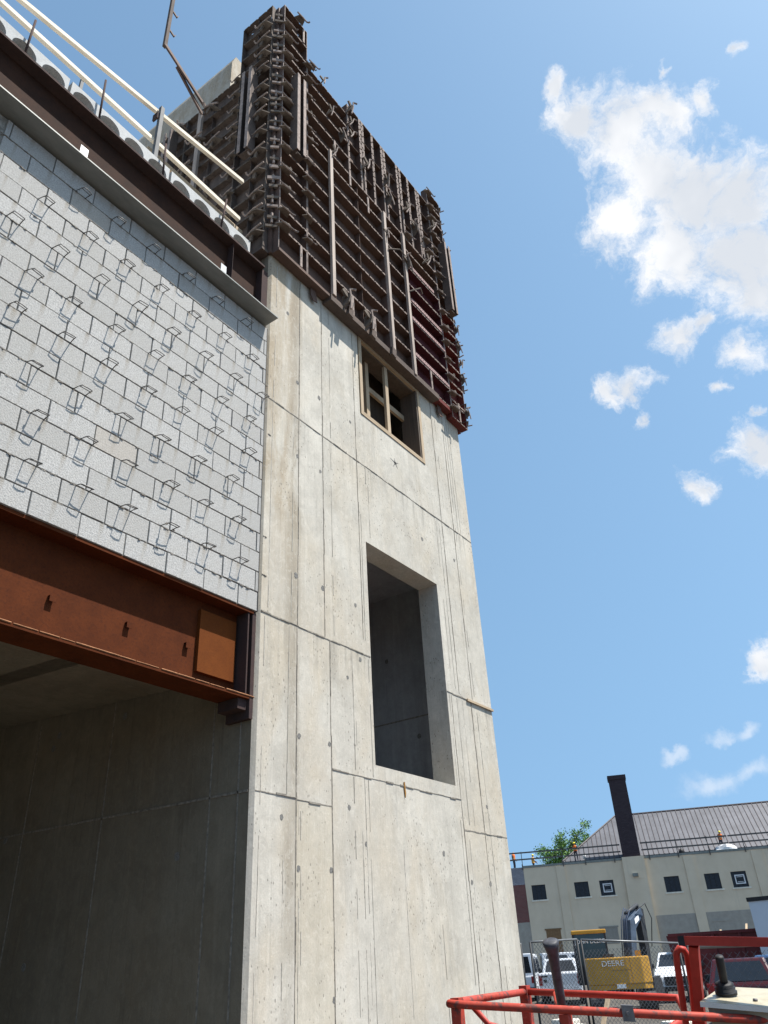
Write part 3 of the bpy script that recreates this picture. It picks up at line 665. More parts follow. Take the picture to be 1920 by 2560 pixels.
# return faces
for a, b in zip(lc, lc[1:]): form_panel(west, 4.52, 5.14, a, b, dusty, holes=3 if b > 14.8 else 0, stiff=0.3, depth=0.10)
for a, b in zip(rows+[12.83, 13.22], rows[1:]+[12.83, 13.22, 13.62]):
    for u0, u1 in ((5.145, 6.30), (6.305, 7.5), (7.505, 9.0)):
        form_panel(west, u0, u1, a, b, dusty, stiff=0.5, depth=0.085)
for a, b in zip(rc, rc[1:]):
    form_panel(east, 4.50, 5.6, a, b, red if a < 11.6 else dark)
# perforated filler strips between the red panels
for z, x0, x1 in ((9.86, 7.60, 8.56), (10.60, 7.60, 8.56), (11.0, 7.62, 8.56), (11.80, 7.60, 8.40)):
    w = MB(); w.box(x0, x1, D-0.1335, D-0.124, z-0.005, z+0.052); w.mi = 1
    n = int((x1-x0)/0.055)
    for i in range(n): w.box(x0+0.02+i*0.055, x0+0.045+i*0.055, D-0.1347, D-0.133, z+0.014, z+0.034)
    FW.add(w, 'filler_strip', [M['lip_pink'], M['form']])
# upright battens (strongbacks) over the long panels
for x, z0, z1, wd in ((5.62, 9.46, 12.42, 0.062), (6.965, 9.42, 12.40, 0.06), (7.50, 9.40, 12.40, 0.058)):
    w = MB(); w.box(x-wd/2, x+wd/2, D-0.165, D-0.125, z0, z1); FW.add(w, 'strongback', M['batten'])
for x, z0 in ((5.0, 9.45), (6.05, 9.45), (6.55, 9.45), (8.0, 9.45), (8.8, 9.31)):
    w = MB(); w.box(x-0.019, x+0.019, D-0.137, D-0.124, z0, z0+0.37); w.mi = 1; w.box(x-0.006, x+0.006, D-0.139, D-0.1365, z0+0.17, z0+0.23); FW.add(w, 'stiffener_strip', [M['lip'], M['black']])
for x, z0 in ((5.75, 12.47), (6.11, 12.17), (6.56, 12.0), (5.03, 14.45)):
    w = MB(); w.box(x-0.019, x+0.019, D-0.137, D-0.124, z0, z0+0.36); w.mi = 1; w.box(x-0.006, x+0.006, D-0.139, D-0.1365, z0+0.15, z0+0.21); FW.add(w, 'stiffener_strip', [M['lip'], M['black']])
# bottom timber and angle under the form
w = MB(); w.box(5.56, 8.15, D-0.15, D-0.006, 9.345, 9.437); FW.add(w, 'bottom_angle', M['form_w'])
w = MB(); w.box(4.60, 5.55, D-0.135, D-0.006, 9.395, 9.437); FW.add(w, 'bottom_angle', M['form'])
w = MB(); w.box(8.16, 8.575, D-0.12, D-0.006, 9.37, 9.437); FW.add(w, 'bottom_angle', M['form_red'])
w = MB(); w.box(TX0-0.13, TX0-0.006, 4.50, 7.4, 9.40, 9.437); FW.add(w, 'bottom_angle', M['form_w'])
for x in (5.92, 6.42, 6.9):
    w = MB(); w.obox((x, D-0.175, 9.38), (0.045, 0, -0.012), (0, 0.022, 0), (0.01, 0, 0.075)); FW.add(w, 'wedge_block', M['form_w'])
for x, z0 in ((5.28, 9.20), (8.25, 9.18)):
    w = MB(); w.prism([(0,0.2),(0.09,0.2),(0.13,0.02),(0.05,0.0),(0.0,0.06)], (x, D-0.05, z0), (1,0,0), (0,0,1), (0,1,0), 0.012); FW.add(w, 'hanger_plate', M['form'])
# big channel walers, two legs each with a gap
def waler(mp, u0, u1, z0, z1):
    w = MB(); d0, d1 = FD+0.02, FD+0.15
    for a, b in ((u0, u0+0.012), (u1-0.012, u1)): fbox(w, mp, a, b, d0, d1, z0, z1)
    mid = (u0+u1)/2
    w.mi = 1
    for a, b in ((u0-0.0, u0+0.055), (u1-0.055, u1)): fbox(w, mp, a, b, d1, d1+0.008, z0, z1)
    w.mi = 0
    fbox(w, mp, mid-0.05, mid+0.05, FD+0.002, d0-0.001, z0+0.2, z0+0.35); fbox(w, mp, mid-0.05, mid+0.05, FD+0.002, d0-0.001, z1-0.35, z1-0.2)
    fbox(w, mp, u0+0.013, u1-0.013, d0, d1-0.03, z0, z0+0.01)
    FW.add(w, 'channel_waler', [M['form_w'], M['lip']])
waler(front, 4.74, 4.92, 11.35, 13.08); waler(west, 4.71, 4.90, 11.35, 13.2); waler(west, 6.4, 6.58, 10.2, 13.3)
waler(front, 8.74, 8.93, 11.62, 13.3); waler(east, 4.60, 4.78, 10.9, 13.4)
for y in (5.9, 7.1): 
    w = MB(); w.box(TX0-0.165, TX0-0.125, y-0.04, y+0.04, 9.6, 13.4); FW.add(w, 'strongback', M['batten'])
# clamps: wedge arm, cross bar and hooked tail
def clamp_mesh(i):
    q = random.Random(100+i); mb = MB()
    mb.prism([(-0.10,0.0),(0.10,0.0),(0.075,0.07),(0.02,0.10),(-0.05,0.085)], (0,0,-0.008), (1,0,0), (0,1,0), (0.05*q.uniform(-1,1),0,1), 0.016)
    mb.prism([(0.02,0.0),(0.075,-0.01),(0.085,-0.07),(0.05,-0.085),(0.02,-0.03)], (0,0.05,0.0), (1,0,0), (0,0,1), (0,1,0), 0.02)
    mb.mi = 1; mb.tube([(-0.13, 0.085, 0.03), (0.0, 0.09, 0.018), (0.12, 0.085, -0.012)], 0.011, 6)
    mb.tube([(0.12, 0.085, -0.012), (0.135, 0.10, 0.012), (0.13, 0.12, 0.03)], 0.012, 6)
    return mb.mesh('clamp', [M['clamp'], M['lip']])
cl = [clamp_mesh(i) for i in range(4)]
def place_clamp(mp, u, z, rot=0.0, sc=1.0, tilt=0.0, off=FD):
    o = link('clamp', rnd.choice(cl)); p = Vector(mp(u, off-0.01, z)); ux = Vector(mp(u+1, off-0.01, z))-p; uw = Vector(mp(u, off+0.99, z))-p
    ang = rot; a = ux*math.cos(ang)+Vector((0,0,1))*math.sin(ang); b = uw*math.cos(tilt)+Vector((0,0,1))*math.sin(tilt)
    c_ = a.cross(b); mm = Matrix((a*sc, b*sc, c_*sc)).transposed().to_4x4(); mm.translation = p
    o.parent = FW.o; o.matrix_parent_inverse = FW.inv; o.matrix_basis = mm
for z in lc[1:]:
    if z > 14.5: continue
    place_clamp(front, 4.66, z-rnd.uniform(0, .1), rnd.uniform(-.15, .05), rnd.uniform(.9, 1.15), rnd.uniform(-.2, .2))
    if 9.9 < z < 14.1: place_clamp(front, 5.12, z-rnd.uniform(0.05, .2), rnd.uniform(-.2, .1), rnd.uniform(.75, 1.05), rnd.uniform(-.3, .2))
    place_clamp(west, 4.60, z-rnd.uniform(.05, .15), rnd.uniform(-.1, .15), rnd.uniform(.9, 1.2), rnd.uniform(-.2, .2))
    if z < 13.7: place_clamp(west, 5.14, z-rnd.uniform(.05, .15), rnd.uniform(-.1, .15), rnd.uniform(.6, .9), rnd.uniform(-.2, .2))
for z in (14.6, 14.2, 13.9, 13.5, 13.1, 12.7, 12.4, 12.0, 11.6, 11.2, 10.85, 10.5, 10.15, 9.8, 9.5):
    place_clamp(front, 8.60, z-rnd.uniform(0, .1), rnd.uniform(-.2, .1), rnd.uniform(.8, 1.1), rnd.uniform(-.2, .2))
    place_clamp(east, 4.42, z+rnd.uniform(-.08, .05), rnd.uniform(-.3, .3), rnd.uniform(.8, 1.15), rnd.uniform(-.5, .1), FD-0.02)
    if rnd.random() < .6: place_clamp(front, 9.03, z-0.2, rnd.uniform(1.2, 1.9), .8, rnd.uniform(-.2, .2))
for u, z in ((6.13,14.1),(6.13,13.75),(6.13,13.4),(6.5,13.05),(7.08,13.3),(7.14,12.9),(7.66,13.2),(7.9,12.9),(7.65,12.5),(8.2,12.4),(8.3,13.0),(8.35,12.7),(8.55,13.6),(5.66,12.45),(6.98,11.9),(7.52,11.7),(5.62,13.4),(5.9,13.1)):
    place_clamp(front, u, z, rnd.uniform(1.0, 1.9) if rnd.random() < .7 else 0, rnd.uniform(.9, 1.3), rnd.uniform(-.3, .3))
for x in (5.84, 6.32): place_clamp(front, x, 9.52, 1.35, 1.5, 0.1)
place_clamp(front, 4.92, 14.9, 0.3, 1.05, 0.3); place_clamp(front, 5.2, 14.02, 0.2, 0.9, 0.2); place_clamp(front, 5.45, 13.93, 1.2, 1.0, 0.2)
for y, z in ((5.6,13.2),(5.9,12.7),(6.3,13.4),(6.9,12.9),(6.1,12.2),(5.5,12.3),(7.2,13.2),(5.6,11.3),(6.6,12.3),(7.0,12.1)):
    place_clamp(west, y, z, rnd.uniform(-.5, 1.5), rnd.uniform(.9, 1.3), rnd.uniform(-.3, .3))
# T-handled rods poking out past the right hand corner
for z in (13.94, 13.49, 12.75, 12.43, 11.82, 11.38, 10.23, 9.71):
    w = MB(); a = Vector((9.05, D-0.02, z-0.05)); b = Vector((9.21, D-0.05, z+0.0)); w.tube([a, b], 0.011, 6); w.tube([b+Vector((.0,0,.035)), b-Vector((-.02,0,.035))], 0.013, 6); FW.add(w, 'tie_rod', M['form'])
# wire ends and a snap tie across the front
w = MB(); w.tube([(6.98, D-0.18, 11.55), (7.25, D-0.22, 11.75), (7.49, D-0.17, 11.86)], 0.012, 6); FW.add(w, 'tie_rod', M['clamp'])
w = MB(); w.tube([(7.53, D-0.17, 11.1), (7.75, D-0.24, 11.3), (7.95, D-0.15, 11.4)], 0.012, 6); FW.add(w, 'tie_rod', M['clamp'])

# swing bracket of a guard rail on the bay side of the form
SB = wthing('guard_bracket', 'bent steel guard bracket leaning out from the formwork above the slab', 'bracket', (4.45, 5.85, 13.4))
w = MB(); w.bar((3.63, 5.85, 13.93), (3.64, 5.85, 15.9), 0.05, 0.05, (0,1,0)); SB.add(w, 'upright', M['form_w'])
w = MB(); w.bar((3.62, 5.83, 13.95), (4.46, 5.83, 13.47), 0.03, 0.055); SB.add(w, 'arm', M['form'])
w = MB(); w.bar((3.90, 5.87, 13.80), (4.46, 5.87, 13.30), 0.03, 0.05); SB.add(w, 'arm', M['form'])
for z in (14.98, 14.44):
    w = MB(); w.bar((3.66, 5.85, z), (3.76, 5.85, z-0.05), 0.02, 0.03); w.bar((3.755, 5.85, z-0.06), (3.775, 5.85, z+0.01), 0.02, 0.012); SB.add(w, 'hook', M['form'])

# ------------------------------------------------------------------ small window: timber buck with studs
WF = wthing('window_buck', 'timber window buck with two upright studs under the formwork', 'window frame', (7.05, D+0.1, WZ0))
e = 0.062
w = MB(); w.box(WX0+.002, WX0+e, D-0.012, D+0.275, WZ0+.002, WZ1-.002); WF.add(w, 'jamb', M['lumber_z'])
w = MB(); w.box(WX1-e, WX1-.002, D-0.012, D+0.275, WZ0+.002, WZ1-.002); WF.add(w, 'jamb', M['lumber_z'])
w = MB(); w.box(WX0+e+.001, WX1-e-.001, D-0.010, D+0.275, WZ0+.002, WZ0+e); WF.add(w, 'sill', M['lumber_x'])
w = MB(); w.box(WX0+e+.001, WX1-e-.001, D-0.010, D+0.275, WZ1-.09, WZ1-.004); WF.add(w, 'header', M['lumber_x'])
for x, y in ((6.74, 0.18), (6.99, 0.03)):
    w = MB(); w.box(x-0.035, x+0.035, D+y, D+y+0.04, WZ0+e+.001, WZ1-.117); WF.add(w, 'stud', M['lumber_z'])
w = MB(); w.box(WX0+e+.002, WX1-e-.002, D+0.225, D+0.262, 8.86, 8.95); WF.add(w, 'cross_brace', M['lumber_x'])
w = MB(); w.box(WX1-e-0.03, WX1-e-.001, D+0.0, D+0.27, WZ0+e+.001, WZ1-.093); WF.add(w, 'side_board', M['ply'])
w = MB(); w.box(WX0+e+.031, WX1-e-.031, D+0.035, D+0.27, WZ1-.115, WZ1-.0905); WF.add(w, 'header_shade', M['ply'])  # dark board added so the header's underside reads as shaded
w = MB(); w.box(WX0+e+.001, WX0+e+0.03, D+0.03, D+0.27, WZ0+e+.001, WZ1-.093); WF.add(w, 'side_board', M['ply'])
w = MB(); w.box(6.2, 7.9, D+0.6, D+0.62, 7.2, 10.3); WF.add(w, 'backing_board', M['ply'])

# ================================================================== the yard and the street behind
def polar(az, dist, z=0.0): return (dist*math.sin(rad(az)), dist*math.cos(rad(az)), z)
# ------------------------------------------------------------------ cream building across the yard
k = Mt('cream_painted_brick', 0.85, 0, 0.25); br = k.n('ShaderNodeTexBrick'); br.inputs['Scale'].default_value = 1.0
k.t.links.new(k.vec((1, 1, 1), (rad(-90), 0, 0)), br.inputs['Vector']); br.inputs['Brick Width'].default_value = 0.22; br.inputs['Row Height'].default_value = 0.075; br.inputs['Mortar Size'].default_value = 0.008
f = k.noise(0.7, 6, 0.6); st = k.noise(2.2, 4, 0.6, (1, 1, 0.12))
c = k.mix(k.rng(f, 0.3, 0.7), (0.60, 0.505, 0.375), (0.68, 0.58, 0.44)); c = k.mix(k.math('MULTIPLY', br.outputs['Fac'], 0.25), c, (0.36, 0.335, 0.285))
c = k.mix(k.math('MULTIPLY', k.rng(st, 0.56, 0.76), 0.25), c, (0.36, 0.33, 0.27)); k.base(c); M['cream'] = k.m
def bricky(name, a, b, mo):
    k = Mt(name, 0.9, 0, 0.2); br = k.n('ShaderNodeTexBrick'); br.inputs['Scale'].default_value = 1.0
    k.t.links.new(k.vec((1, 1, 1), (rad(-90), 0, 0)), br.inputs['Vector']); br.inputs['Brick Width'].default_value = 0.3; br.inputs['Row Height'].default_value = 0.1; br.inputs['Mortar Size'].default_value = 0.014
    br.inputs['Color1'].default_value = a+(1,); br.inputs['Color2'].default_value = b+(1,); br.inputs['Mortar'].default_value = mo+(1,); k.base(br.outputs['Color']); return k.m
M['red_brick'] = bricky('red_brick', (0.15, 0.05, 0.045), (0.20, 0.07, 0.062), (0.17, 0.13, 0.12))
M['grey_brick'] = bricky('grey_brick', (0.26, 0.255, 0.285), (0.34, 0.335, 0.36), (0.11, 0.11, 0.13))
M['dark_brick'] = bricky('dark_brick', (0.045, 0.034, 0.040), (0.062, 0.048, 0.055), (0.028, 0.022, 0.027))
M['stain'] = plain('grey_render', (0.33, 0.305, 0.265), 0.9, 0, 0.12, 2)
M['flash'] = plain('grey_flashing', (0.20, 0.215, 0.20), 0.6, 0.2, 0.2)
M['roof'] = plain('brown_metal_roof', (0.10, 0.102, 0.115), 0.6, 0.15, 0.22, 0.9)
M['roof_seam'] = plain('brown_roof_seam', (0.075, 0.065, 0.068), 0.55, 0.15, 0.2, 2)
M['screen'] = plain('dark_window_screen', (0.022, 0.026, 0.034), 0.45, 0.0, 0.5, 9)
M['sill'] = plain('stone_sill', (0.70, 0.66, 0.57), 0.8, 0, 0.15)
M['boarded'] = plain('brown_board', (0.20, 0.12, 0.06), 0.8, 0, 0.2)
M['grey_board'] = plain('grey_board', (0.26, 0.245, 0.215), 0.8, 0, 0.1)
M['white'] = plain('white_paint', (0.62, 0.63, 0.65), 0.35, 0, 0.06, 2, 0.5)
M['rail_dark'] = plain('roof_rail', (0.10, 0.095, 0.09), 0.8, 0, 0.3)
BA = math.atan2(-0.93566, 0.35292)
CB = thing('cream_building', 'long cream painted brick building with brown metal roof behind the parked vehicles', 'building', (74.4, 37.2, 0), BA)
wins = [(1.49,2.80,6.70,7.98,0),(5.51,6.82,6.68,7.96,0),(7.83,9.13,6.65,7.94,1),(13.67,15.01,6.55,7.85,0),(17.22,18.54,6.54,7.84,0),(19.52,20.84,6.54,7.84,1),(24.4,25.7,6.5,7.8,0),(28.0,29.3,6.5,7.8,0)]
xs_ = [0.93]+[q for w_ in wins for q in w_[:2]]+[34]
mb = MB(); y0, y1 = 0, 0.35
def wallpiece(a, b, z0, z1): mb.box(a, b, y0, y1, z0, z1)
prev = 0.93
for a, b, z0, z1, t in wins:
    wallpiece(prev, a, 0, 9.52); wallpiece(a, b, 0, z0); wallpiece(a, b, z1, 9.52); prev = b
wallpiece(prev, 34, 0, 9.52); mb.build('wall', M['cream'], CB)
mb = MB(); mb.box(-6, 0.928, 0.02, 0.35, 4.9, 8.08); mb.build('brick_wall', M['red_brick'], CB)
mb = MB(); mb.box(-6, 0.928, 0.02, 0.35, 8.081, 9.6); mb.build('brick_wall', M['grey_brick'], CB)
mb = MB(); mb.box(-6, 0.928, 0.03, 0.35, 0, 4.899); mb.build('brick_wall', M['stain'], CB)
mb = MB(); mb.box(-6, 34, 12.0, 12.3, 0, 9.5); mb.build('rear_wall', M['cream'], CB)
mb = MB(); mb.box(-6.3, -6.001, 0.02, 12.3, 0, 9.5); mb.build('end_wall', M['red_brick'], CB)
mb = MB(); mb.box(0.94, 34, -0.05, 0.40, 9.521, 9.72); mb.build('parapet_cap', M['flash'], CB)
mb = MB(); mb.box(-6, 34, 0.36, 12.2, 9.30, 9.40); mb.build('flat_roof', M['flash'], CB)
for a, b, t in ((4.05,4.85,0.10),(15.75,16.62,0.10),(21.7,22.6,0.10),(27,27.9,0.1)):
    mb = MB(); mb.box(a, b, -t, -0.001, 0, 9.45); mb.build('pilaster', M['cream'], CB)
mb = MB(); mb.prism([(10.02,0),(12.08,0),(12.28,9.75),(10.28,9.75)], (0,-0.001,0), (1,0,0), (0,0,1), (0,-1,0), 0.28); mb.build('chimney_breast', M['cream'], CB)
for a, b in ((12.30, 15.74), (16.63, 21.69)):
    mb = MB(); mb.box(a, b, -0.012, -0.001, 0, 4.74); mb.build('render_patch', M['stain'], CB)
for a, b, z0, z1, t in wins:
    mb = MB(); mb.box(a+.003, b-.003, 0.10, 0.13, z0+.003, z1-.003); wn = mb.build('window', M['screen'], CB)
    mb = MB(); mb.box(a-0.12, b+0.15, -0.07, 0.09, z0-0.12, z0-.001); mb.build('sill', M['sill'], wn)
    mb = MB(); 
    for q in (0.33, 0.66): mb.box(a+(b-a)*q-0.02, a+(b-a)*q+0.02, 0.075, 0.099, z0+.01, z1-.01)
    mb.build('mullion', M['black'], wn)
    if t:
        m0, m1, n0, n1 = a+0.28, b-0.20, z0+0.27, z1-0.27; mb = MB()
        mb.box(m0, m1, 0.04, 0.095, n0, n0+0.09); mb.box(m0, m1, 0.04, 0.095, n1-0.09, n1); mb.box(m0, m0+0.09, 0.04, 0.095, n0+.09, n1-.09); mb.box(m1-.09, m1, 0.04, 0.095, n0+.09, n1-.09)
        mb.box(m0+0.16, m1-0.16, 0.05, 0.094, n0+0.16, n0+0.20); mb.box(m0+0.16, m1-0.16, 0.05, 0.094, n1-0.20, n1-0.16)
        mb.build('vent_frame', M['white'], wn)
for a, b, z0, z1, mt in ((2.30,3.63,1.6,4.14,'boarded'),(7.2,8.75,2.75,4.04,'grey_board'),(17.11,18.34,2.2,3.97,'stain')):
    mb = MB(); mb.box(a, b, -0.03, -0.001, z0, z1); mb.box(a-0.1, b+0.1, -0.06, -0.0015, z1+.001, z1+0.12); mb.build('boarded_opening', M[mt], CB)
mb = MB(); mb.box(10.98, 11.45, -0.56, -0.285, 8.02, 8.30); mb.build('wall_light', M['flash'], CB)
mb = MB(); mb.box(11.5, 11.98, -0.31, -0.285, 7.83, 8.35); mb.build('meter_box', M['cream'], CB)
# chimney stack
mb = MB(); mb.box(10.42, 12.02, -0.22, 1.1, 9.75, 16.75); ch = mb.build('chimney', M['dark_brick'], CB)
mb = MB(); mb.box(10.34, 12.10, -0.30, 1.18, 16.751, 17.15); mb.build('chimney_cap', M['dark_brick'], ch)
# standing seam hip roof
ey, ez, ry, rz_ = 0.8, 9.86, 5.8, 14.25; hx0, rx0, rx1 = 4.7, 10.55, 36
mb = MB(); mb.quad((hx0,ey,ez),(rx1,ey,ez),(rx1,ry,rz_),(rx0,ry,rz_)); mb.quad((hx0,ey,ez),(rx0,ry,rz_),(hx0,10.8,ez)); mb.quad((hx0,10.8,ez),(rx0,ry,rz_),(rx1,ry,rz_),(rx1,10.8,ez))
mb.box(hx0-0.02, rx1, ey-0.05, ey+0.02, ez-0.16, ez-0.01); mb.box(rx1-.1, rx1, ey, 10.8, 9.4, ez-.02)
rf = mb.build('roof', M['roof'], CB)
sn = Vector((0, -(rz_-ez), (ry-ey))).normalized()
seamme = {}
x = hx0+0.35
while x < 31:
    t = min(1.0, (x-hx0)/(rx0-hx0)); a = Vector((x, ey, ez)); b = Vector((x, ey+(ry-ey)*t, ez+(rz_-ez)*t))
    mb = MB(); mb.obox((a+b)/2+sn*0.025, Vector((0.028,0,0)), (b-a)/2, sn*0.028); mb.build('roof_seam', M['roof_seam'], rf); x += 0.46
mb = MB(); mb.tube([(hx0,ey,ez+.03),(rx0,ry,rz_+.03),(rx1,ry,rz_+.03)], 0.09, 6); mb.build('ridge_cap', M['roof_seam'], rf)
# roof edge guard rail
GR = thing('roof_guard_rail', 'thin two-bar guard rail along the parapet of the cream building', 'railing', (74.4, 37.2, 9.72), BA)
for z in (0.56, 1.16):
    for a, b in ((-5.9, 4.9), (5.0, 10.3), (12.2, 20.0), (20.1, 33)):
        mb = MB(); mb.bar((a, 0.15, z+0.03-0.002*a), (b, 0.15, z+0.03-0.002*b), 0.05, 0.13); mb.build('rail', M['rail_dark'], GR)
for x in (0.9, 4.8, 6.9, 9.6, 12.8, 15.4, 18.2, 21.3, 24.5):
    mb = MB(); mb.box(x-0.03, x+0.03, 0.18, 0.24, 0.003, 1.3); mb.box(x-0.05, x+0.05, -0.10, -0.052, -0.35, 0.15); mb.build('post', M['rail_dark'], GR)
def onroof(x, y, z):
    c_, s_ = math.cos(BA), math.sin(BA); return (74.4+x*c_-y*s_, 37.2+x*s_+y*c_, z)
# heap of white sheeting, buckets
mb = MB(); q = random.Random(3); prof = []
for i in range(9):
    for j in range(7):
        u, v = i/8, j/6; h = max(0, 1-abs(2*u-1)**1.6)*max(0, 1-abs(2*v-1)**1.8)*0.55*q.uniform(.75, 1.1); mb.v.append((u*1.9-0.95, v*0.9-0.45, h))
for i in range(8):
    for j in range(6): mb.f.append((i*7+j, (i+1)*7+j, (i+1)*7+j+1, i*7+j+1)); mb.m.append(0)
o = mb.build('white_sheeting', M['white'], smooth=False); o.location = onroof(19.8, 0.75, 9.86); o.rotation_euler = (0.5, 0, BA); tag(o, 'crumpled white sheeting heaped on the roof edge below a worker', 'sheeting')
mb = MB(); mb.tube([(0,0,0),(0,0,0.34)], [0.13, 0.16], 12); o = mb.build('bucket', M['white'], smooth=True); o.location = onroof(6.85, 0.55, 9.95); tag(o, 'white bucket beside the worker at the roof corner', 'bucket')
mb = MB(); mb.tube([(0,0,0),(0.02,0,0.2),(0,0,0.42)], [0.20, 0.24, 0.16], 10); mb.tube([(-0.18,0,0.4),(0,0,0.58),(0.18,0,0.4)], 0.02, 6); o = mb.build('tool_bag', M['black'], smooth=True); o.location = onroof(15.8, 0.62, 9.70); tag(o, 'dark tool bag on the roof edge right of the chimney', 'bag')

# ------------------------------------------------------------------ people on the roof
M['skin'] = plain('skin', (0.36, 0.20, 0.13), 0.6, 0, 0.1); M['vest'] = plain('orange_vest', (0.62, 0.15, 0.03), 0.8, 0, 0.15)
M['vest2'] = plain('yellow_orange_vest', (0.60, 0.30, 0.06), 0.8, 0, 0.15); M['helmet'] = plain('yellow_helmet', (0.72, 0.62, 0.03), 0.35, 0, 0.05)
M['jeans'] = plain('dark_jeans', (0.022, 0.028, 0.05), 0.9, 0, 0.3); M['tape'] = plain('reflective_tape', (0.62, 0.64, 0.3), 0.5); M['shirt'] = plain('dark_shirt', (0.05, 0.045, 0.05), 0.9, 0, 0.3)
def person(label, loc, head, vest, helmet, J, group='roofers'):
    """J: joint positions in metres, x to the person's left, y forward, z up."""
    root = thing('person', label, 'person', loc, head, group)
    V = [('pel',(0,0,.95),.13),('wai',J.get('wai',(0,0,1.12)),.125),('che',J.get('che',(0,0.0,1.34)),.15),('nek',J.get('nek',(0,.01,1.49)),.06),('hed',J.get('hed',(0,.03,1.58)),.085),('top',J.get('top',(0,.03,1.70)),.075)]
    E_ = [('pel','wai'),('wai','che'),('che','nek'),('nek','hed'),('hed','top')]
    cx, cy, cz = J.get('che',(0,0,1.34))
    for s_, n in ((1,'l'),(-1,'r')):
        V += [(n+'sh',(cx+s_*.19,cy,cz+.06),.065),(n+'el',J.get(n+'el',(s_*.27,-.02,1.14)),.048),(n+'wr',J.get(n+'wr',(s_*.27,.1,.92)),.034),(n+'ha',J.get(n+'ha',(s_*.27,.14,.84)),.04),
              (n+'hip',(s_*.095,0,.90),.095),(n+'kn',J.get(n+'kn',(s_*.11,.02,.50)),.068),(n+'an',J.get(n+'an',(s_*.12,-.02,.08)),.045),(n+'to',J.get(n+'to',(s_*.13,.16,.035)),.04)]
        E_ += [('che',n+'sh'),(n+'sh',n+'el'),(n+'el',n+'wr'),(n+'wr',n+'ha'),('pel',n+'hip'),(n+'hip',n+'kn'),(n+'kn',n+'an'),(n+'an',n+'to')]
    idx = {v[0]: i for i, v in enumerate(V)}
    me = bpy.data.meshes.new('body'); me.from_pydata([v[1] for v in V], [(idx[a], idx[b]) for a, b in E_], []); 
    for mt in ('jeans', 'shirt', 'skin'): me.materials.append(M[mt])
    ob = link('body', me, root); md = ob.modifiers.new('skin', 'SKIN'); md.use_smooth_shade = True
    sv = me.skin_vertices[0].data
    for i, v in enumerate(V): sv[i].radius = (v[2], v[2]*0.85); sv[i].use_root = (i == 0)
    ob.modifiers.new('sub', 'SUBSURF').levels = 1
    dg = bpy.context.evaluated_depsgraph_get(); bpy.context.view_layer.update()
    ev = bpy.data.meshes.new_from_object(ob.evaluated_get(dg)); ob.modifiers.clear(); ob.data = ev
    ev.materials.clear()
    for mt in ('jeans', 'shirt', 'skin'): ev.materials.append(M[mt])
    hp = Vector(V[idx['hed']][1]); hands = [Vector(V[idx['lha']][1]), Vector(V[idx['rha']][1])]
    for p in ev.polygons:
        c_ = p.center
        p.material_index = 2 if (c_-hp).length < 0.16 or min((c_-h).length for h in hands) < 0.09 else (0 if c_.z < 0.98 else 1)
    # vest shell round the torso, with tape bands
    ch_, wa = Vector(J.get('che',(0,0,1.34))), Vector(J.get('wai',(0,0,1.12)))
    def ring(mb, c_, rx, ry): 
        for q in range(12): t = 2*math.pi*q/12; mb.v.append((c_.x+rx*math.cos(t), c_.y+ry*math.sin(t), c_.z))
    mb = MB(); lv = [(wa-Vector((0,0,.16)), .19, .15), (wa, .185, .145), (ch_, .225, .165), (ch_+Vector((0,0,.10)), .20, .14), (ch_+Vector((0,0,.15)), .12, .10)]
    for c_, a, b in lv: ring(mb, c_, a, b)
    for i in range(len(lv)-1):
        for q in range(12): mb.f.append((i*12+q, i*12+(q+1)%12, (i+1)*12+(q+1)%12, (i+1)*12+q)); mb.m.append(0)
    vs = mb.build('vest', M[vest], root, True)
    mb = MB()
    for dz in (0.0, 0.03): ring(mb, wa+Vector((0,0,-.02+dz)), .195, .155)
    for q in range(12): mb.f.append((q, (q+1)%12, 12+(q+1)%12, 12+q)); mb.m.append(0)
    mb.build('tape', M['tape'], vs)
    if helmet:
        tp = Vector(V[idx['top']][1]); mb = MB(); mb.tube([tp+Vector((0,0,-.05)), tp+Vector((0,0,.0)), tp+Vector((0,0,.06)), tp+Vector((0,0,.09))], [.118,.115,.085,.03], 12)
        mb.obox(tp+Vector((0,.11,-.045)), (.075,0,0), (0,.05,0), (0,0,.008)); mb.build('helmet', M['helmet'], root, True)
    return root
face_cam = BA+math.pi     # local +y of a person then looks towards the yard
person('worker in bright orange vest and yellow helmet, arms out, at the roof corner', onroof(6.1, 0.62, 9.74), face_cam-0.5, 'vest', True,
       dict(lel=(.40,.02,1.18), lwr=(.52,.12,1.0), lha=(.56,.16,.93), rel=(-.36,.05,1.16), rwr=(-.55,.14,1.05), rha=(-.62,.18,1.02), lkn=(.13,.05,.5), rkn=(-.13,.0,.5)))
person('worker in orange vest and yellow helmet bending over the white sheeting', onroof(19.5, 1.0, 9.70), face_cam+0.3, 'vest', True,
       dict(wai=(0,.04,1.12), che=(0,.12,1.32), nek=(0,.17,1.45), hed=(0,.21,1.53), top=(0,.23,1.64), lel=(.28,.25,1.12), lwr=(.2,.4,.95), lha=(.18,.45,.9), rel=(-.28,.25,1.12), rwr=(-.2,.4,.95), rha=(-.18,.45,.9)))
person('worker in yellow-orange vest at the brick end of the roof', onroof(1.85, 1.6, 9.08), face_cam+1.5, 'vest2', True,
       dict(lel=(.24,.16,1.12), lwr=(.2,.36,1.05), lha=(.18,.44,1.04), rel=(-.24,.16,1.08), rwr=(-.2,.34,.95), rha=(-.18,.42,.94)))
person('bareheaded worker in a dark top half hidden by the tower corner', onroof(0.06, 0.8, 9.42), face_cam+1.2, 'vest', False, dict())

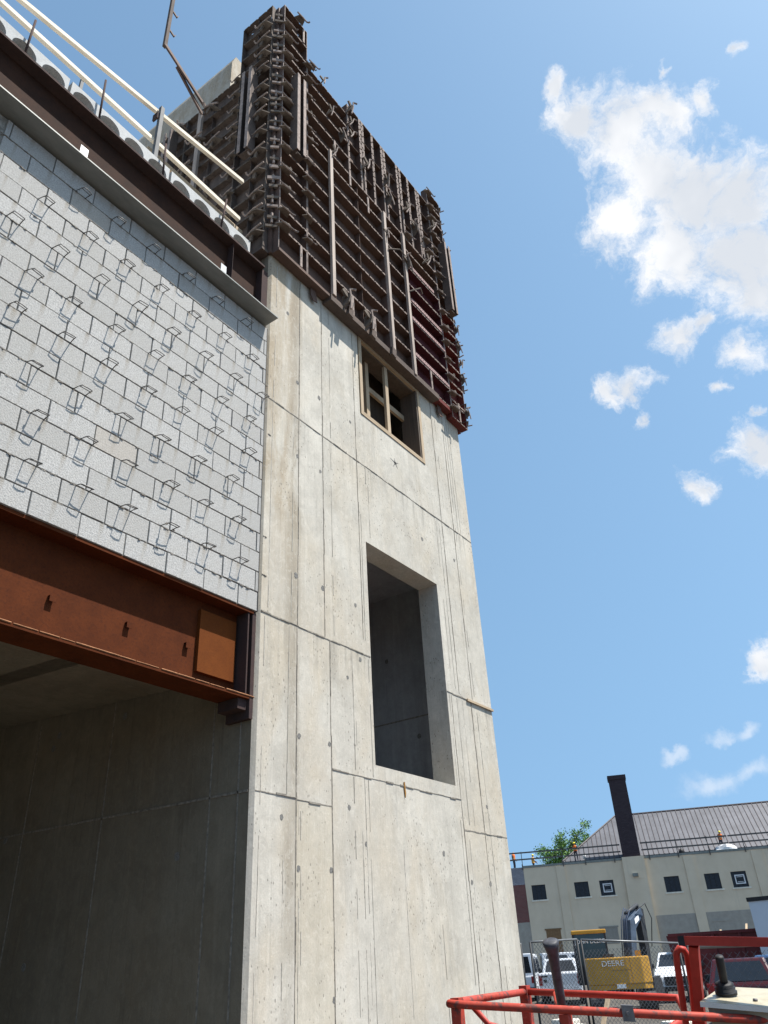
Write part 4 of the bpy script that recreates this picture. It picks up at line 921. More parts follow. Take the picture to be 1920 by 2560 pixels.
# ------------------------------------------------------------------ tree behind the building
k = Mt('leaf', 0.6, 0, 0.3); rr = k.noise(3.0, 2); c = k.mix(k.rng(rr, 0.35, 0.65), (0.055, 0.13, 0.022), (0.13, 0.25, 0.05)); k.base(c)
k.b.inputs['Subsurface Weight'].default_value = 0.0; M['leaf'] = k.m; M['bark'] = plain('bark', (0.07, 0.055, 0.045), 0.9, 0, 0.3)
def tree(loc, h, r, seed, label):
    q = random.Random(seed); root = thing('tree', label, 'tree', loc); tr = MB(); lf = MB(); tips = []
    top = Vector((0.3, 0.2, h*0.62)); tr.tube([(0,0,0), (0.1,0,h*0.3), top], [0.32, 0.25, 0.12], 8)
    for i in range(46):
        t = q.uniform(0.35, 1.0); a = Vector((0.3*t, 0.2*t, h*0.62*t)); th = q.uniform(0, 6.28); el = q.uniform(0.05, 1.25)
        L = r*q.uniform(0.55, 1.1); d = Vector((math.cos(th)*math.cos(el), math.sin(th)*math.cos(el), math.sin(el)*0.9)); b = a+d*L; mid = (a+b)/2+Vector((0,0,q.uniform(-.2,.4)))
        tr.tube([a, mid, b], [0.07, 0.045, 0.015], 5)
        for u in (0.45, 0.6, 0.75, 0.9, 1.0): tips.append(a.lerp(b, u)+Vector((q.uniform(-.3,.3), q.uniform(-.3,.3), q.uniform(-.2,.3))))
    for p in tips:
        for _ in range(85):
            c_ = p+Vector((q.gauss(0,.30), q.gauss(0,.30), q.gauss(0,.24))); s_ = q.uniform(.07, .15)
            ax = Vector((q.gauss(0,1), q.gauss(0,1), q.gauss(0,1))).normalized(); ay = ax.cross(Vector((q.gauss(0,1), q.gauss(0,1), q.gauss(0,1)))).normalized()
            lf.quad(c_-ax*s_, c_+ay*s_*.5, c_+ax*s_, c_-ay*s_*.5)
    tr.build('trunk', M['bark'], root, True); cr = lf.build('crown', M['leaf'], root); return root
tree(onroof(4.9, 11.5, 0)[:2]+(0,), 19.2, 4.6, 5, 'leafy green tree rising behind the roof end of the cream building')
tree(onroof(8.6, 16.5, 0)[:2]+(0,), 19.3, 2.4, 9, 'smaller tree whose twigs show just above the hip of the brown roof')

# ------------------------------------------------------------------ vehicles
M['glass'] = plain('tinted_glass', (0.012, 0.015, 0.02), 0.08, 0, 0.2, 3, 0.6); M['tyre'] = plain('tyre', (0.02, 0.02, 0.021), 0.9, 0, 0.3, 20)
M['rim'] = plain('rim', (0.35, 0.36, 0.37), 0.35, 0.7, 0.1); M['tail'] = plain('tail_light', (0.28, 0.012, 0.012), 0.25, 0, 0.3, 20, 0.5)
M['lamp'] = plain('head_lamp', (0.6, 0.62, 0.65), 0.15, 0.3, 0.1, 20, 0.6); M['chrome'] = plain('chrome', (0.6, 0.61, 0.62), 0.2, 0.9, 0.05)
M['car_white'] = plain('white_car_paint', (0.66, 0.68, 0.71), 0.25, 0, 0.04, 1, 0.5); M['car_red'] = plain('dark_red_car_paint', (0.050, 0.007, 0.010), 0.25, 0, 0.1, 1, 0.5)
M['car_blue'] = plain('blue_car_paint', (0.05, 0.10, 0.20), 0.25, 0, 0.1, 1, 0.5); M['trim'] = plain('black_trim', (0.02, 0.02, 0.022), 0.6, 0, 0.2)
def bevelled(mb, name, mats, parent, off, seg=2):
    ob = mb.build(name, mats, parent, True); bm = bmesh.new(); bm.from_mesh(ob.data); bmesh.ops.remove_doubles(bm, verts=bm.verts, dist=1e-4)
    bmesh.ops.bevel(bm, geom=bm.edges[:], offset=off, segments=seg, affect='EDGES', profile=0.6); bm.to_mesh(ob.data); bm.free()
    ob.data.polygons.foreach_set('use_smooth', [False]*len(ob.data.polygons)); return ob
def wheel(parent, x, y, r, wd=0.24):
    s_ = 1 if y > 0 else -1; mb = MB(); mb.tube([(x,y-wd/2,r),(x,y-wd/2+.03,r),(x,y+wd/2-.03,r),(x,y+wd/2,r)], [r*.86, r, r, r*.86], 18); w_ = mb.build('wheel', M['tyre'], parent, True)
    mb = MB(); mb.tube([(x,y+s_*wd/2-.01*s_,r),(x,y+s_*(wd/2+.012),r)], [r*.6, r*.5], 14); mb.build('rim', M['rim'], w_, True)
def vehicle(name, label, cat, loc, az, kind, paint, group=None):
    """x forward, y left.  kind: pickup, suv or van."""
    root = thing(name, label, cat, loc, rad(90-az), group); P_ = M[paint]
    Wd = 1.0 if kind == 'pickup' else 0.93
    if kind == 'pickup':
        prof = [(-2.85,0.55),(-2.85,1.36),(-0.75,1.36),(-0.72,1.30),(1.35,1.30),(1.45,1.26),(2.65,1.16),(2.85,0.95),(2.88,0.5),(2.3,0.42),(-2.3,0.42)]; gh = [(-0.72,1.28,.94),(1.42,1.28,.94),(0.55,1.93,.74),(-0.50,1.93,.74)]; wx, wr = (-1.75, 1.85), 0.40; wb = 1.29
    elif kind == 'suv':
        prof = [(-2.3,0.45),(-2.36,0.75),(-2.3,1.15),(1.0,1.12),(2.15,1.02),(2.35,0.85),(2.38,0.5),(1.9,0.34),(-1.9,0.34)]; gh = [(-2.26,1.12,.88),(1.05,1.10,.88),(0.25,1.72,.68),(-1.85,1.74,.68)]; wx, wr = (-1.4, 1.42), 0.36; wb = 1.12
    else:
        prof = [(-2.6,0.5),(-2.65,1.2),(1.5,1.2),(2.4,1.1),(2.6,0.85),(2.6,0.45),(2.1,0.38),(-2.1,0.38)]; gh = [(-2.6,1.18,.95),(1.55,1.18,.93),(0.9,2.2,.84),(-2.55,2.25,.86)]; wx, wr = (-1.6, 1.7), 0.36; wb = 1.2
    mb = MB(); mb.prism(prof, (0,-Wd,0), (1,0,0), (0,0,1), (0,1,0), 2*Wd); bevelled(mb, 'body', P_, root, 0.07)
    mb = MB(); (ax_,az_,aw),(bx,bz,bw),(cx,cz,cw),(dx,dz,dw) = gh; i = 0
    mb.v += [(ax_,-aw,az_),(bx,-bw,bz),(bx,bw,bz),(ax_,aw,az_),(dx,-dw,dz),(cx,-cw,cz),(cx,cw,cz),(dx,dw,dz)]
    for f_ in ((0,3,2,1),(4,5,6,7),(0,1,5,4),(1,2,6,5),(2,3,7,6),(3,0,4,7)): mb.f.append(f_); mb.m.append(0)
    cab = bevelled(mb, 'cab', P_, root, 0.05)
    Vv = [Vector(v) for v in mb.v]
    def pane(ids, n, ins=(0.12, 0.88), lift=0.012, vert=(0.14, 0.80), u=(0.08, 0.92)):
        a, b, c_, d_ = (Vv[i_] for i_ in ids); mbp = MB(); nn = (b-a).cross(d_-a).normalized()
        if nn.dot((a+b+c_+d_)/4-Vector((0,0,1.5))) < 0: nn = -nn
        def pt(s_, t): return a.lerp(b, s_).lerp(d_.lerp(c_, s_), t)+nn*lift
        mbp.quad(pt(u[0],vert[0]), pt(u[1],vert[0]), pt(u[1]-.02,vert[1]+.06), pt(u[0]+.02,vert[1]+.06)); mbp.build(n, M['glass'], cab)
    pane((0,3,7,4), 'rear_window'); pane((1,2,6,5), 'windscreen', u=(0.05,0.95))
    for ids in ((0,1,5,4), (3,2,6,7)):
        pane(ids, 'side_window', u=(0.06, 0.47)); pane(ids, 'side_window', u=(0.52, 0.94))
    for x in wx:
        for y in (Wd-0.10, -Wd+0.10): wheel(root, x, y, wr)
    rx = min(p[0] for p in prof); fx = max(p[0] for p in prof)
    for y in (-1, 1):
        mb = MB(); mb.box(rx-0.012, rx+0.12, y*(Wd-0.09)-0.085, y*(Wd-0.09)+0.085, 0.86, wb-0.03 if kind != 'suv' else 1.18); mb.build('tail_light', M['tail'], root)
        mb = MB(); mb.box(fx-0.14, fx+0.008, y*(Wd-0.17)-0.15, y*(Wd-0.17)+0.15, 0.80, 0.98); mb.build('headlight', M['lamp'], root)
        mb = MB(); mb.box(bx-0.5, bx-0.28, y*(Wd+0.02), y*(Wd+0.20), bz+0.03, bz+0.22); mb.build('wing_mirror', M['trim'], root)
    mb = MB(); mb.box(rx-0.10, rx-0.002, -Wd+0.04, Wd-0.04, 0.46, 0.66); mb.build('rear_bumper', M['chrome' if kind == 'pickup' else 'trim'], root)
    mb = MB(); mb.box(fx+0.002, fx+0.08, -Wd+0.06, Wd-0.06, 0.44, 0.62); mb.build('front_bumper', M['trim'], root)
    mb = MB(); mb.box(fx-0.10, fx+0.014, -0.58, 0.58, 0.66, 1.0); gr = mb.build('grille', M['trim'], root)
    mb = MB(); mb.prism([(0.09*math.cos(i_*.6283), 0.09*math.sin(i_*.6283)) for i_ in range(10)], (fx+0.016,0,0.86), (0,1,0), (0,0,1), (1,0,0), 0.012); mb.box(fx+.016, fx+.03, -0.14, 0.14, 0.845, 0.875); mb.build('badge', M['chrome'], gr)
    if kind == 'pickup':
        mb = MB(); mb.box(rx-0.016, rx-0.004, 0.55, 0.85, 1.20, 1.26); mb.build('tailgate_handle', M['trim'], root)
        mb = MB(); mb.box(rx-0.014, rx-0.004, 0.62, 0.76, 0.98, 1.10); mb.build('tailgate_emblem', M['trim'], root)
        mb = MB(); mb.box(rx-0.006, rx+0.001, -Wd+0.2, Wd-0.2, 0.70, 0.715); mb.build('tailgate_seam', M['trim'], root)
    return root
vehicle('pickup_truck', 'white pickup truck parked with its tailgate and red tail lights to the fence', 'pickup truck', polar(65.6, 46.5), 68, 'pickup', 'car_white')
vehicle('van', 'white van partly hidden by the tower corner, left of the white pickup', 'van', polar(63.2, 52), 70, 'van', 'car_white')
vehicle('car', 'white car facing the fence between the yellow excavator and the red lift hoop', 'car', polar(72.6, 45), 72.6+182, 'pickup', 'car_white')
vehicle('car', 'dark red car with red tail light, behind the chain-link fence and joystick', 'car', polar(76.2, 28.5), 78, 'suv', 'car_red')
vehicle('car', 'blue car beside the white truck box, past the dark red car', 'car', polar(79.4, 33), 100, 'suv', 'car_blue')
vehicle('car', 'white car far behind the white pickup, only its roof showing', 'car', polar(66.9, 60), 150, 'van', 'car_white')
# white truck box at the edge of the yard
TB = thing('box_truck', 'white truck box with a dark top edge by the blue car', 'truck', polar(80.6, 46), rad(90-100))
mb = MB(); mb.box(-3.5, 3.5, -1.25, 1.25, 1.1, 3.75); mb.build('box', plain('pale_blue_white', (0.50, 0.56, 0.63), 0.4, 0, 0.05, 1), TB)
mb = MB(); mb.box(-3.55, 3.55, -1.3, 1.3, 3.751, 3.92); mb.build('top_rail', M['trim'], TB)
for x in (-3.4, 3.4):
    for y in (-1.2, 1.2):
        mb = MB(); mb.box(x-0.06, x+0.06, y-0.07, y+0.07, 1.1, 3.75); mb.build('corner_trim', M['rim'], TB)
mb = MB(); mb.box(3.6, 5.4, -1.1, 1.1, 0.6, 2.7); bevelled(mb, 'cab', M['car_white'], TB, 0.12) if False else mb.build('cab', M['car_white'], TB)
for x in (-2.4, -1.4, 4.5):
    for y in (-1.05, 1.05): wheel(TB, x, y, 0.48, 0.3)
# red skip with timber scraps
M['skip_red'] = plain('red_skip', (0.085, 0.013, 0.015), 0.6, 0, 0.25, 3)
SK = thing('skip_bin', 'large red waste skip heaped with timber scraps behind the dark red car', 'skip', polar(75.0, 44), rad(8))
mb = MB(); mb.prism([(-3.0,0.35),(-3.3,2.6),(3.3,2.6),(3.0,0.35)], (0,-1.2,0), (0,1,0), (0,0,1), (-1,0,0), 0.08)
mb.prism([(-3.0,0.35),(-3.3,2.6),(3.3,2.6),(3.0,0.35)], (2.4,-1.2,0), (0,1,0), (0,0,1), (-1,0,0), 0.08)
mb.box(0, 2.3, -4.25, -4.2, 0.35, 2.6); mb.box(0, 2.3, 1.9, 1.95, 0.35, 2.6); mb.box(0, 2.3, -4.2, 1.9, 0.35, 0.45); mb.build('bin', M['skip_red'], SK)
for y in (-3.5, -2.4, -1.2, 0, 1.2):
    mb = MB(); mb.box(-0.18, -0.085, y-0.06, y+0.06, 0.4, 2.55); mb.build('rib', M['skip_red'], SK)
mb = MB(); mb.box(-0.16, -0.083, -4.3, 2.0, 2.56, 2.68); mb.build('rim', M['skip_red'], SK)
q = random.Random(11)
for i in range(5):
    mb = MB(); y = q.uniform(-4, 1.6); mb.bar((q.uniform(.2,.8), y, 2.3+q.uniform(0,.3)), (q.uniform(1.2,2.2), y+q.uniform(-1.2,1.2), 2.7+q.uniform(0,.35)), 0.09, 0.05); o = mb.build('timber_scrap', M['lumber_x']); o.location = SK.location; o.rotation_euler = SK.rotation_euler; tag(o, 'loose timber scrap sticking out of the red skip', 'timber', 'timber scraps in the red skip')

# ------------------------------------------------------------------ excavator
M['ex_y'] = plain('excavator_yellow', (0.48, 0.25, 0.03), 0.45, 0, 0.12, 2, 0.4); M['ex_d'] = plain('excavator_dark', (0.03, 0.032, 0.036), 0.6, 0, 0.3, 4)
M['ex_hose'] = plain('hose_blue', (0.02, 0.032, 0.06), 0.7, 0, 0.2)
M['ex_b'] = plain('boom_blue_grey', (0.055, 0.078, 0.115), 0.6, 0.0, 0.3, 3); M['ex_glass'] = plain('cab_glass', (0.03, 0.05, 0.052), 0.08, 0, 0.2, 2, 0.6); M['letter_w'] = plain('white_lettering', (0.85, 0.85, 0.83), 0.6, 0, 0.03)
EX = thing('excavator', 'yellow tracked excavator with dark cab and blue-grey boom, seen from behind', 'excavator', polar(69.0, 38.5), rad(90-66))
for s_ in (-1, 1):
    y = s_*1.0; mb = MB(); n = 20; pts = []
    for i in range(n):
        t = 2*math.pi*i/n; pts.append(((1.35 if math.cos(t) > 0 else -1.35)+0.36*math.cos(t), 0.38+0.36*math.sin(t)))
    mb.prism(pts, (0, y-0.25, 0), (1,0,0), (0,0,1), (0,1,0), 0.5); tk = mb.build('track', M['ex_d'], EX)
    for i in range(-6, 7): mb = MB(); mb.box(i*0.25-0.04, i*0.25+0.04, y-0.26, y+0.26, 0.735, 0.77); mb.build('track_shoe', M['ex_d'], tk)
mb = MB(); mb.tube([(0,0,0.45),(0,0,0.80)], 0.55, 18); mb.build('turntable', M['ex_d'], EX)
mb = MB(); mb.prism([(-1.62,-0.9),(-1.72,-0.3),(-1.72,0.3),(-1.62,0.9),(-1.40,1.22),(-0.6,1.30),(-0.6,-1.30),(-1.40,-1.22)], (0,0,0.95), (1,0,0), (0,1,0), (0,0,1), 0.93); cw_ = bevelled(mb, 'counterweight', M['ex_y'], EX, 0.04)
mb = MB(); mb.prism([(-1.60,-0.9),(-1.68,-0.3),(-1.68,0.3),(-1.60,0.9),(-1.38,1.2),(-0.6,1.27),(1.4,1.27),(1.4,-1.27),(-0.6,-1.27),(-1.38,-1.2)], (0,0,0.78), (1,0,0), (0,1,0), (0,0,1), 0.165); mb.build('frame_skirt', M['ex_y'], EX)
mb = MB(); mb.box(-0.59, 1.4, -1.27, 0.15, 0.95, 1.75); bevelled(mb, 'side_cover', M['ex_y'], EX, 0.04)
for args in ((-1.727,-1.715,-0.45,0.30,1.43,1.44),(-1.727,-1.72,-0.46,-0.45,1.0,1.85)):
    mb = MB(); mb.box(*args); mb.build('panel_gap', M['ex_d'], cw_)
mb = MB(); mb.box(-1.4, -0.7, 0.1, 0.5, 1.881, 2.0); mb.build('exhaust_cover', M['ex_d'], EX)
for x, y in ((-0.4,-0.9),(0.2,-1.0)):
    mb = MB(); mb.box(x-0.09, x+0.09, y-0.09, y+0.09, 1.751, 2.08); mb.build('beacon', M['ex_y'], EX)
# cab
cb_ = MB(); x0, x1, yy0, yy1, zz0, zz1 = -0.35, 1.35, 0.24, 1.62, 0.95, 2.78
for x in (x0, x1-0.07):
    for y in (yy0, yy1-0.07): cb_.box(x, x+0.07, y, y+0.07, zz0, zz1)
cb_.box(x0, x1, yy0, yy1, zz0, 1.62); cab = cb_.build('cab_frame', M['ex_d'], EX)
mb = MB(); mb.box(x0-0.06, x1+0.12, yy0-0.03, yy1+0.03, 2.781, 2.93); bevelled(mb, 'cab_roof', M['ex_y'], EX, 0.035)
for args in ((x0+.02,x0+.035,yy0+.071,yy1-.071,1.621,2.779),(x1-.035,x1-.02,yy0+.071,yy1-.071,1.621,2.779),(x0+.071,x1-.071,yy0+.02,yy0+.035,1.621,2.779),(x0+.071,x1-.071,yy1-.035,yy1-.02,1.621,2.779)):
    mb = MB(); mb.box(*args); mb.build('cab_window', M['ex_glass'], EX)
mb = MB(); mb.box(0.3, 0.75, 0.65, 1.15, 1.63, 2.35); mb.build('seat', M['ex_d'], EX)
# boom and stick, swung out to the machine's right
PV = Vector((0.9, -0.55, 0.0)); SW = -0.55
def swung(o):
    o.rotation_euler = (0, 0, SW); o.location = PV-Matrix.Rotation(SW, 3, 'Z') @ PV; return o
mb = MB(); mb.prism([(0.9,1.35),(1.25,1.25),(1.85,2.9),(2.75,3.45),(2.65,3.75),(1.45,3.25)], (0,-0.74,0), (1,0,0), (0,0,1), (0,1,0), 0.38); swung(bevelled(mb, 'boom', M['ex_b'], EX, 0.02))
mb = MB(); mb.prism([(2.5,3.82),(2.95,3.68),(2.85,2.2),(2.7,1.0),(2.5,1.0),(2.5,2.3)], (0,-0.70,0), (1,0,0), (0,0,1), (0,1,0), 0.3); swung(mb.build('stick', M['ex_d'], EX))
mb = MB(); mb.prism([(2.1,1.05),(2.7,1.1),(2.9,0.5),(2.5,0.1),(1.9,0.25)], (0,-1.0,0), (1,0,0), (0,0,1), (0,1,0), 0.9); swung(mb.build('bucket', M['ex_d'], EX))
mb = MB(); mb.tube([(1.5,-0.55,3.5),(2.7,-0.55,3.86)], 0.085, 10); mb.tube([(1.2,-0.35,1.4),(1.6,-0.35,2.75)], 0.06, 10); swung(mb.build('hydraulic_cylinder', M['ex_d'], EX, True))
for i in range(4):
    mb = MB(); y = -0.66+i*0.085; mb.tube([(0.78,y,1.7),(0.98,y,2.5),(1.25,y,3.25),(1.7,y,3.62+0.04*i)], 0.026, 6); swung(mb.build('hose', M['ex_hose'], EX, True))
mb = MB(); mb.tube([(2.0,-0.8,3.6),(2.7,-0.95,3.9),(3.1,-0.95,3.3),(2.8,-0.85,2.2)], 0.022, 6); swung(mb.build('hose', M['ex_d'], EX, True))
mb = MB(); mb.prism([(0,0),(0.42,0.17),(0.42,0.37),(0,0.2)], (1.85,-0.742,3.08), (1,0,0), (0,0,1), (0,-1,0), 0.01); swung(mb.build('boom_decal', M['letter_w'], EX))
def lettering(txt, size, parent, loc, rot, mt, name='lettering', sx=1.0):
    o = link(name, text_mesh(txt, size), parent); o.data.materials.append(M[mt]); o.location = loc; o.rotation_euler = rot; o.scale = (sx, 1, 1); return o
lettering('DEERE', 0.27, EX, (-1.735, 0.22, 1.67), (math.pi/2, 0, -math.pi/2), 'letter_w', sx=1.15)
lettering('JOHN DEERE', 0.22, EX, (x0-0.02, 0.93, 2.50), (math.pi/2, 0, -math.pi/2), 'letter_w', sx=1.0)
mb = MB(); mb.box(-1.74, -1.722, -0.15, 0.20, 0.82, 0.96); mb.build('number_plate', M['letter_w'], EX)

# ------------------------------------------------------------------ chain-link fence panels
M['fence'] = plain('fence_wire', (0.10, 0.105, 0.115), 0.5, 0.3, 0.15); M['fence_post'] = plain('fence_post', (0.025, 0.027, 0.03), 0.6, 0.3, 0.2)
M['fence_top'] = plain('fence_top_rail', (0.17, 0.175, 0.18), 0.45, 0.4, 0.15)
def fence(label, a, b, za, zb, mesh=0.065, wr=0.0055):
    a, b = Vector(a), Vector(b); d = b-a; L = d.length; d.normalize(); root = thing('fence_panel', label, 'fence', tuple(a), 0, 'temporary chain-link fence panels')
    topz = lambda u: za+(zb-za)*u/L
    for u in (0.0, L):
        mb = MB(); p = d*u; mb.tube([p, p+Vector((0,0,topz(u)))], 0.024, 8); mb.build('post', M['fence_post'], root, True)
        mb = MB(); nrm = Vector((-d.y, d.x, 0)); mb.obox(p+Vector((0,0,0.06)), nrm*0.35, d*0.10, Vector((0,0,0.06))); mb.build('foot', M['stain'], root)
    mb = MB(); mb.tube([Vector((0,0,za)), d*L+Vector((0,0,zb))], 0.021, 8); mb.build('top_rail', M['fence_top'], root, True)
    mb = MB(); mb.tube([Vector((0,0,0.15)), d*L+Vector((0,0,0.15))], 0.018, 8); mb.build('bottom_rail', M['fence_post'], root, True)
    mb = MB(); H_ = min(za, zb)-0.03; nrm = Vector((-d.y, d.x, 0))
    u = -H_
    while u < L:
        for sgn in (1, -1):
            u0, u1, q0, q1 = u, u+H_, 0.15, 0.15+H_-0.15
            u1 = u+(q1-q0)
            if sgn < 0: pts = [(u1, q0), (u, q1)]
            else: pts = [(u, q0), (u1, q1)]
            (ua, qa), (ub, qb) = pts
            # clip to the panel
            def clip(ua, qa, ub, qb):
                if ua > ub: ua, qa, ub, qb = ub, qb, ua, qa
                if ub <= 0 or ua >= L: return None
                if ua < 0: qa += (qb-qa)*(0-ua)/(ub-ua); ua = 0
                if ub > L: qb = qa+(qb-qa)*(L-ua)/(ub-ua); ub = L
                return ua, qa, ub, qb
            r_ = clip(ua, qa, ub, qb)
            if r_ and r_[2]-r_[0] > 0.02:
                A_, B_ = d*r_[0]+Vector((0,0,r_[1])), d*r_[2]+Vector((0,0,r_[3])); mb.bar(A_, B_, wr, wr)
        u += mesh*1.414
    o = mb.build('wire_mesh', M['fence'], root); o['kind'] = 'stuff'; return root
P1, P2, P3 = polar(63.9, 19.0), polar(66.85, 19.8), polar(72.9, 21.0)
fence('chain-link fence panel in front of the white pickup truck', P1, P2, 2.33, 2.34)
fence('chain-link fence panel in front of the yellow excavator', (P2[0]+.1, P2[1]-.05, 0), P3, 2.33, 2.16)
fence('chain-link fence panel in front of the dark red car, behind the joystick', polar(73.4, 10.2), polar(86, 10.8), 2.06, 2.02, 0.06, 0.0034)
fence('chain-link fence panel running back beside the tower corner', polar(63.3, 19.2), polar(62.75, 23.5), 2.30, 2.3)

# loose things on the ground by the fence
for i, (az_, ds, rz0) in enumerate(((68.0, 24, 0.3),)):
    PL = thing('pallet', 'timber pallet lying on the ground behind the fence below the excavator', 'pallet', polar(az_, ds), rz0)
    for j in range(6): mb = MB(); mb.box(-0.6, 0.6, -0.5+j*0.19, -0.5+j*0.19+0.1, 0.12, 0.14); mb.build('slat', M['grey_board'], PL)
    for j in (-0.5, -0.05, 0.42): mb = MB(); mb.box(-0.6+0, 0.6, j, j+0.09, 0.0, 0.119); mb.build('bearer', M['grey_board'], PL)
q = random.Random(21)
for i in range(6):
    az_, ds = q.uniform(64.5, 72), q.uniform(21.5, 30); mb = MB(); w_, d_, h_ = q.uniform(.5,1.1), q.uniform(.3,.6), q.uniform(.25,.5)
    mb.box(-w_/2, w_/2, -d_/2, d_/2, 0.003, h_); o = bevelled(mb, 'concrete_chunk', M['sill'], None, 0.04); o.location = polar(az_, ds); o.rotation_euler = (0,0,q.uniform(0,3)); tag(o, 'pale concrete block lying on the ground behind the fence', 'concrete block', 'concrete blocks behind the fence')
a_, b_ = Vector(polar(66.6, 18.6, 0.02)), Vector(polar(68.3, 19.4, 1.35)); mb = MB(); mb.bar(a_, b_, 0.09, 0.04); o = mb.build('timber_plank', M['lumber_x']); tag(o, 'pale timber plank leaning on the fence below the excavator', 'plank')

# ------------------------------------------------------------------ red lift basket in front
M['lift_red'] = None
k = Mt('lift_red', 0.6, 0, 0.2); f = k.noise(17, 7, 0.7); g = k.noise(35, 4, 0.6)
c = k.mix(k.rng(g, 0.3, 0.7), (0.33, 0.046, 0.030), (0.42, 0.062, 0.040)); c = k.mix(k.math('MULTIPLY', k.rng(f, 0.53, 0.60), 0.85), c, (0.10, 0.055, 0.05)); c = k.mix(k.math('MULTIPLY', k.rng(g, 0.66, 0.76), 0.6), c, (0.40, 0.28, 0.25)); k.base(c); M['lift_red'] = k.m
M['lift_red2'] = plain('lift_red_clean', (0.37, 0.040, 0.028), 0.5, 0, 0.16, 14, 0.25)
k = Mt('panel_top', 0.35, 0, 0.45); f = k.noise(14, 6, 0.65); c = k.mix(k.rng(f, 0.35, 0.65), (0.33, 0.29, 0.195), (0.44, 0.40, 0.295)); c = k.mix(k.math('MULTIPLY', k.rng(f, 0.60, 0.68), 0.8), c, (0.25, 0.22, 0.16)); k.base(c); M['panel_top'] = k.m
M['panel_side'] = plain('panel_side', (0.30, 0.27, 0.21), 0.6, 0, 0.12, 8); M['clampg'] = plain('grey_clamp', (0.14, 0.13, 0.13), 0.5, 0.4, 0.3, 20)
LFT = wthing('lift_basket', 'red tubular lift basket rails with control panel beside the tower', 'lift basket', (4.9, 1.7, 0))
FL, FR, BL, BR = Vector((4.04,2.50,1.864)), Vector((4.82,0.70,1.70)), Vector((5.316,2.685,1.86)), Vector((5.30,1.70,1.805))
fd = (FR-FL).normalized(); r_t = 0.0195
mid_in = Vector((0.10, -0.06, 0.0))
mb = MB(); mb.tube([FL+Vector((.55,.08,0)), FL+Vector((.12,.03,0)), FL+Vector((.03,0.0,0)), FL+fd*0.10, FL+fd*0.9, FR], r_t, 12); LFT.add(mb, 'top_rail', M['lift_red'], True)
mb = MB(); mb.tube([FL+Vector((.50,.073,0)), BL], r_t, 12); LFT.add(mb, 'top_rail', M['lift_red'], True)
mb = MB(); mb.tube([BL+Vector((.0,-.02,0)), BL.lerp(BR, 0.9), BR, BR+Vector((-.06,-.05,-.09)), BR+Vector((-.30,.05,-.16)), BR+Vector((-.55,.10,-.17))], r_t, 12); LFT.add(mb, 'rear_rail', M['lift_red2'], True)
def post(p, h, sz=0.05, mt='lift_red'):
    mb = MB(); mb.box(p.x-sz/2, p.x+sz/2, p.y-sz/2, p.y+sz/2, 0.70, p.z+h); LFT.add(mb, 'post', M[mt])
post(FL+Vector((.06,-.03,0)), 0.024); post(BL, 0.035, 0.055); post(BL.lerp(FL, 0.0)+Vector((-.55,-.5,0)), -0.02, 0.05) if False else None
post(FL.lerp(FR, 0.30)+Vector((.02,.0,0)), -0.02); post(FL.lerp(FR, 0.78), -0.02)
mb = MB(); mb.tube([FL+Vector((.10,-.10,-.02)), FL+Vector((.14,-.16,-.10)), FL+Vector((.22,-.30,-.15)), FL+Vector((.30,-.48,-.16))], 0.015, 10); LFT.add(mb, 'brace', M['lift_red2'], True)
mb = MB(); mb.tube([Vector((5.31,2.47,1.85)), Vector((5.25,2.44,1.80)), Vector((5.0,2.30,1.77)), Vector((4.62,2.13,1.80))], 0.016, 10); LFT.add(mb, 'cross_rail', M['lift_red'], True)
cl_c = FL.lerp(FR, 0.46)
mb = MB(); mb.obox(cl_c, fd*0.028, Vector((0.03,0.013,0)), Vector((0,0,0.034))); mb.tube([cl_c+Vector((-.05,-.02,0)), cl_c+Vector((.04,.02,0))], 0.009, 8); LFT.add(mb, 'pipe_clamp', M['clampg'])
# floor, toe board and support so the basket stands on something
mb = MB(); mb.prism([(FL.x,FL.y),(FR.x,FR.y),(BR.x+.75,BR.y-1.1),(BL.x,BL.y)], (0,0,0.66), (1,0,0), (0,1,0), (0,0,1), 0.04); LFT.add(mb, 'floor', M['lift_red2'])
mb = MB(); mb.box(4.6, 5.2, 1.3, 2.0, 0.0, 0.655); LFT.add(mb, 'support', M['ex_d'])
for z in (1.05, 1.40):
    mb = MB(); mb.tube([(FL.x,FL.y,z),(FR.x,FR.y,z-.05)], 0.016, 8); LFT.add(mb, 'mid_rail', M['lift_red'], True)
    mb = MB(); mb.tube([(FL.x,FL.y,z),(BL.x,BL.y,z)], 0.016, 8); LFT.add(mb, 'mid_rail', M['lift_red'], True)
# square-tube gate frame with black end cap and the bent hoop beside it
A_, B_ = Vector((4.633,1.384,2.084)), Vector((4.66,0.62,2.03))
mb = MB(); mb.bar(A_, B_, 0.05, 0.042); LFT.add(mb, 'gate_top', M['lift_red2'])
mb = MB(); mb.bar(A_+Vector((-.004,.032,.001)), A_+Vector((0,.001,0)), 0.052, 0.044); LFT.add(mb, 'end_cap', M['black'])
mb = MB(); mb.bar(Vector((4.65,1.352,2.06)), Vector((4.815,1.452,1.70)), 0.05, 0.046, (0,1,0)); mb.bar(Vector((4.815,1.452,1.70)), Vector((4.83,1.46,0.70)), 0.05, 0.046, (0,1,0)); LFT.add(mb, 'gate_post', M['lift_red2'])
hp = [Vector((4.85,1.54,1.70)), Vector((4.76,1.50,1.87)), Vector((4.70,1.472,1.99)), Vector((4.69,1.462,2.03)), Vector((4.692,1.442,2.052)), Vector((4.702,1.424,2.045)), Vector((4.72,1.418,2.02)), Vector((4.80,1.45,1.88)), Vector((4.88,1.50,1.70))]
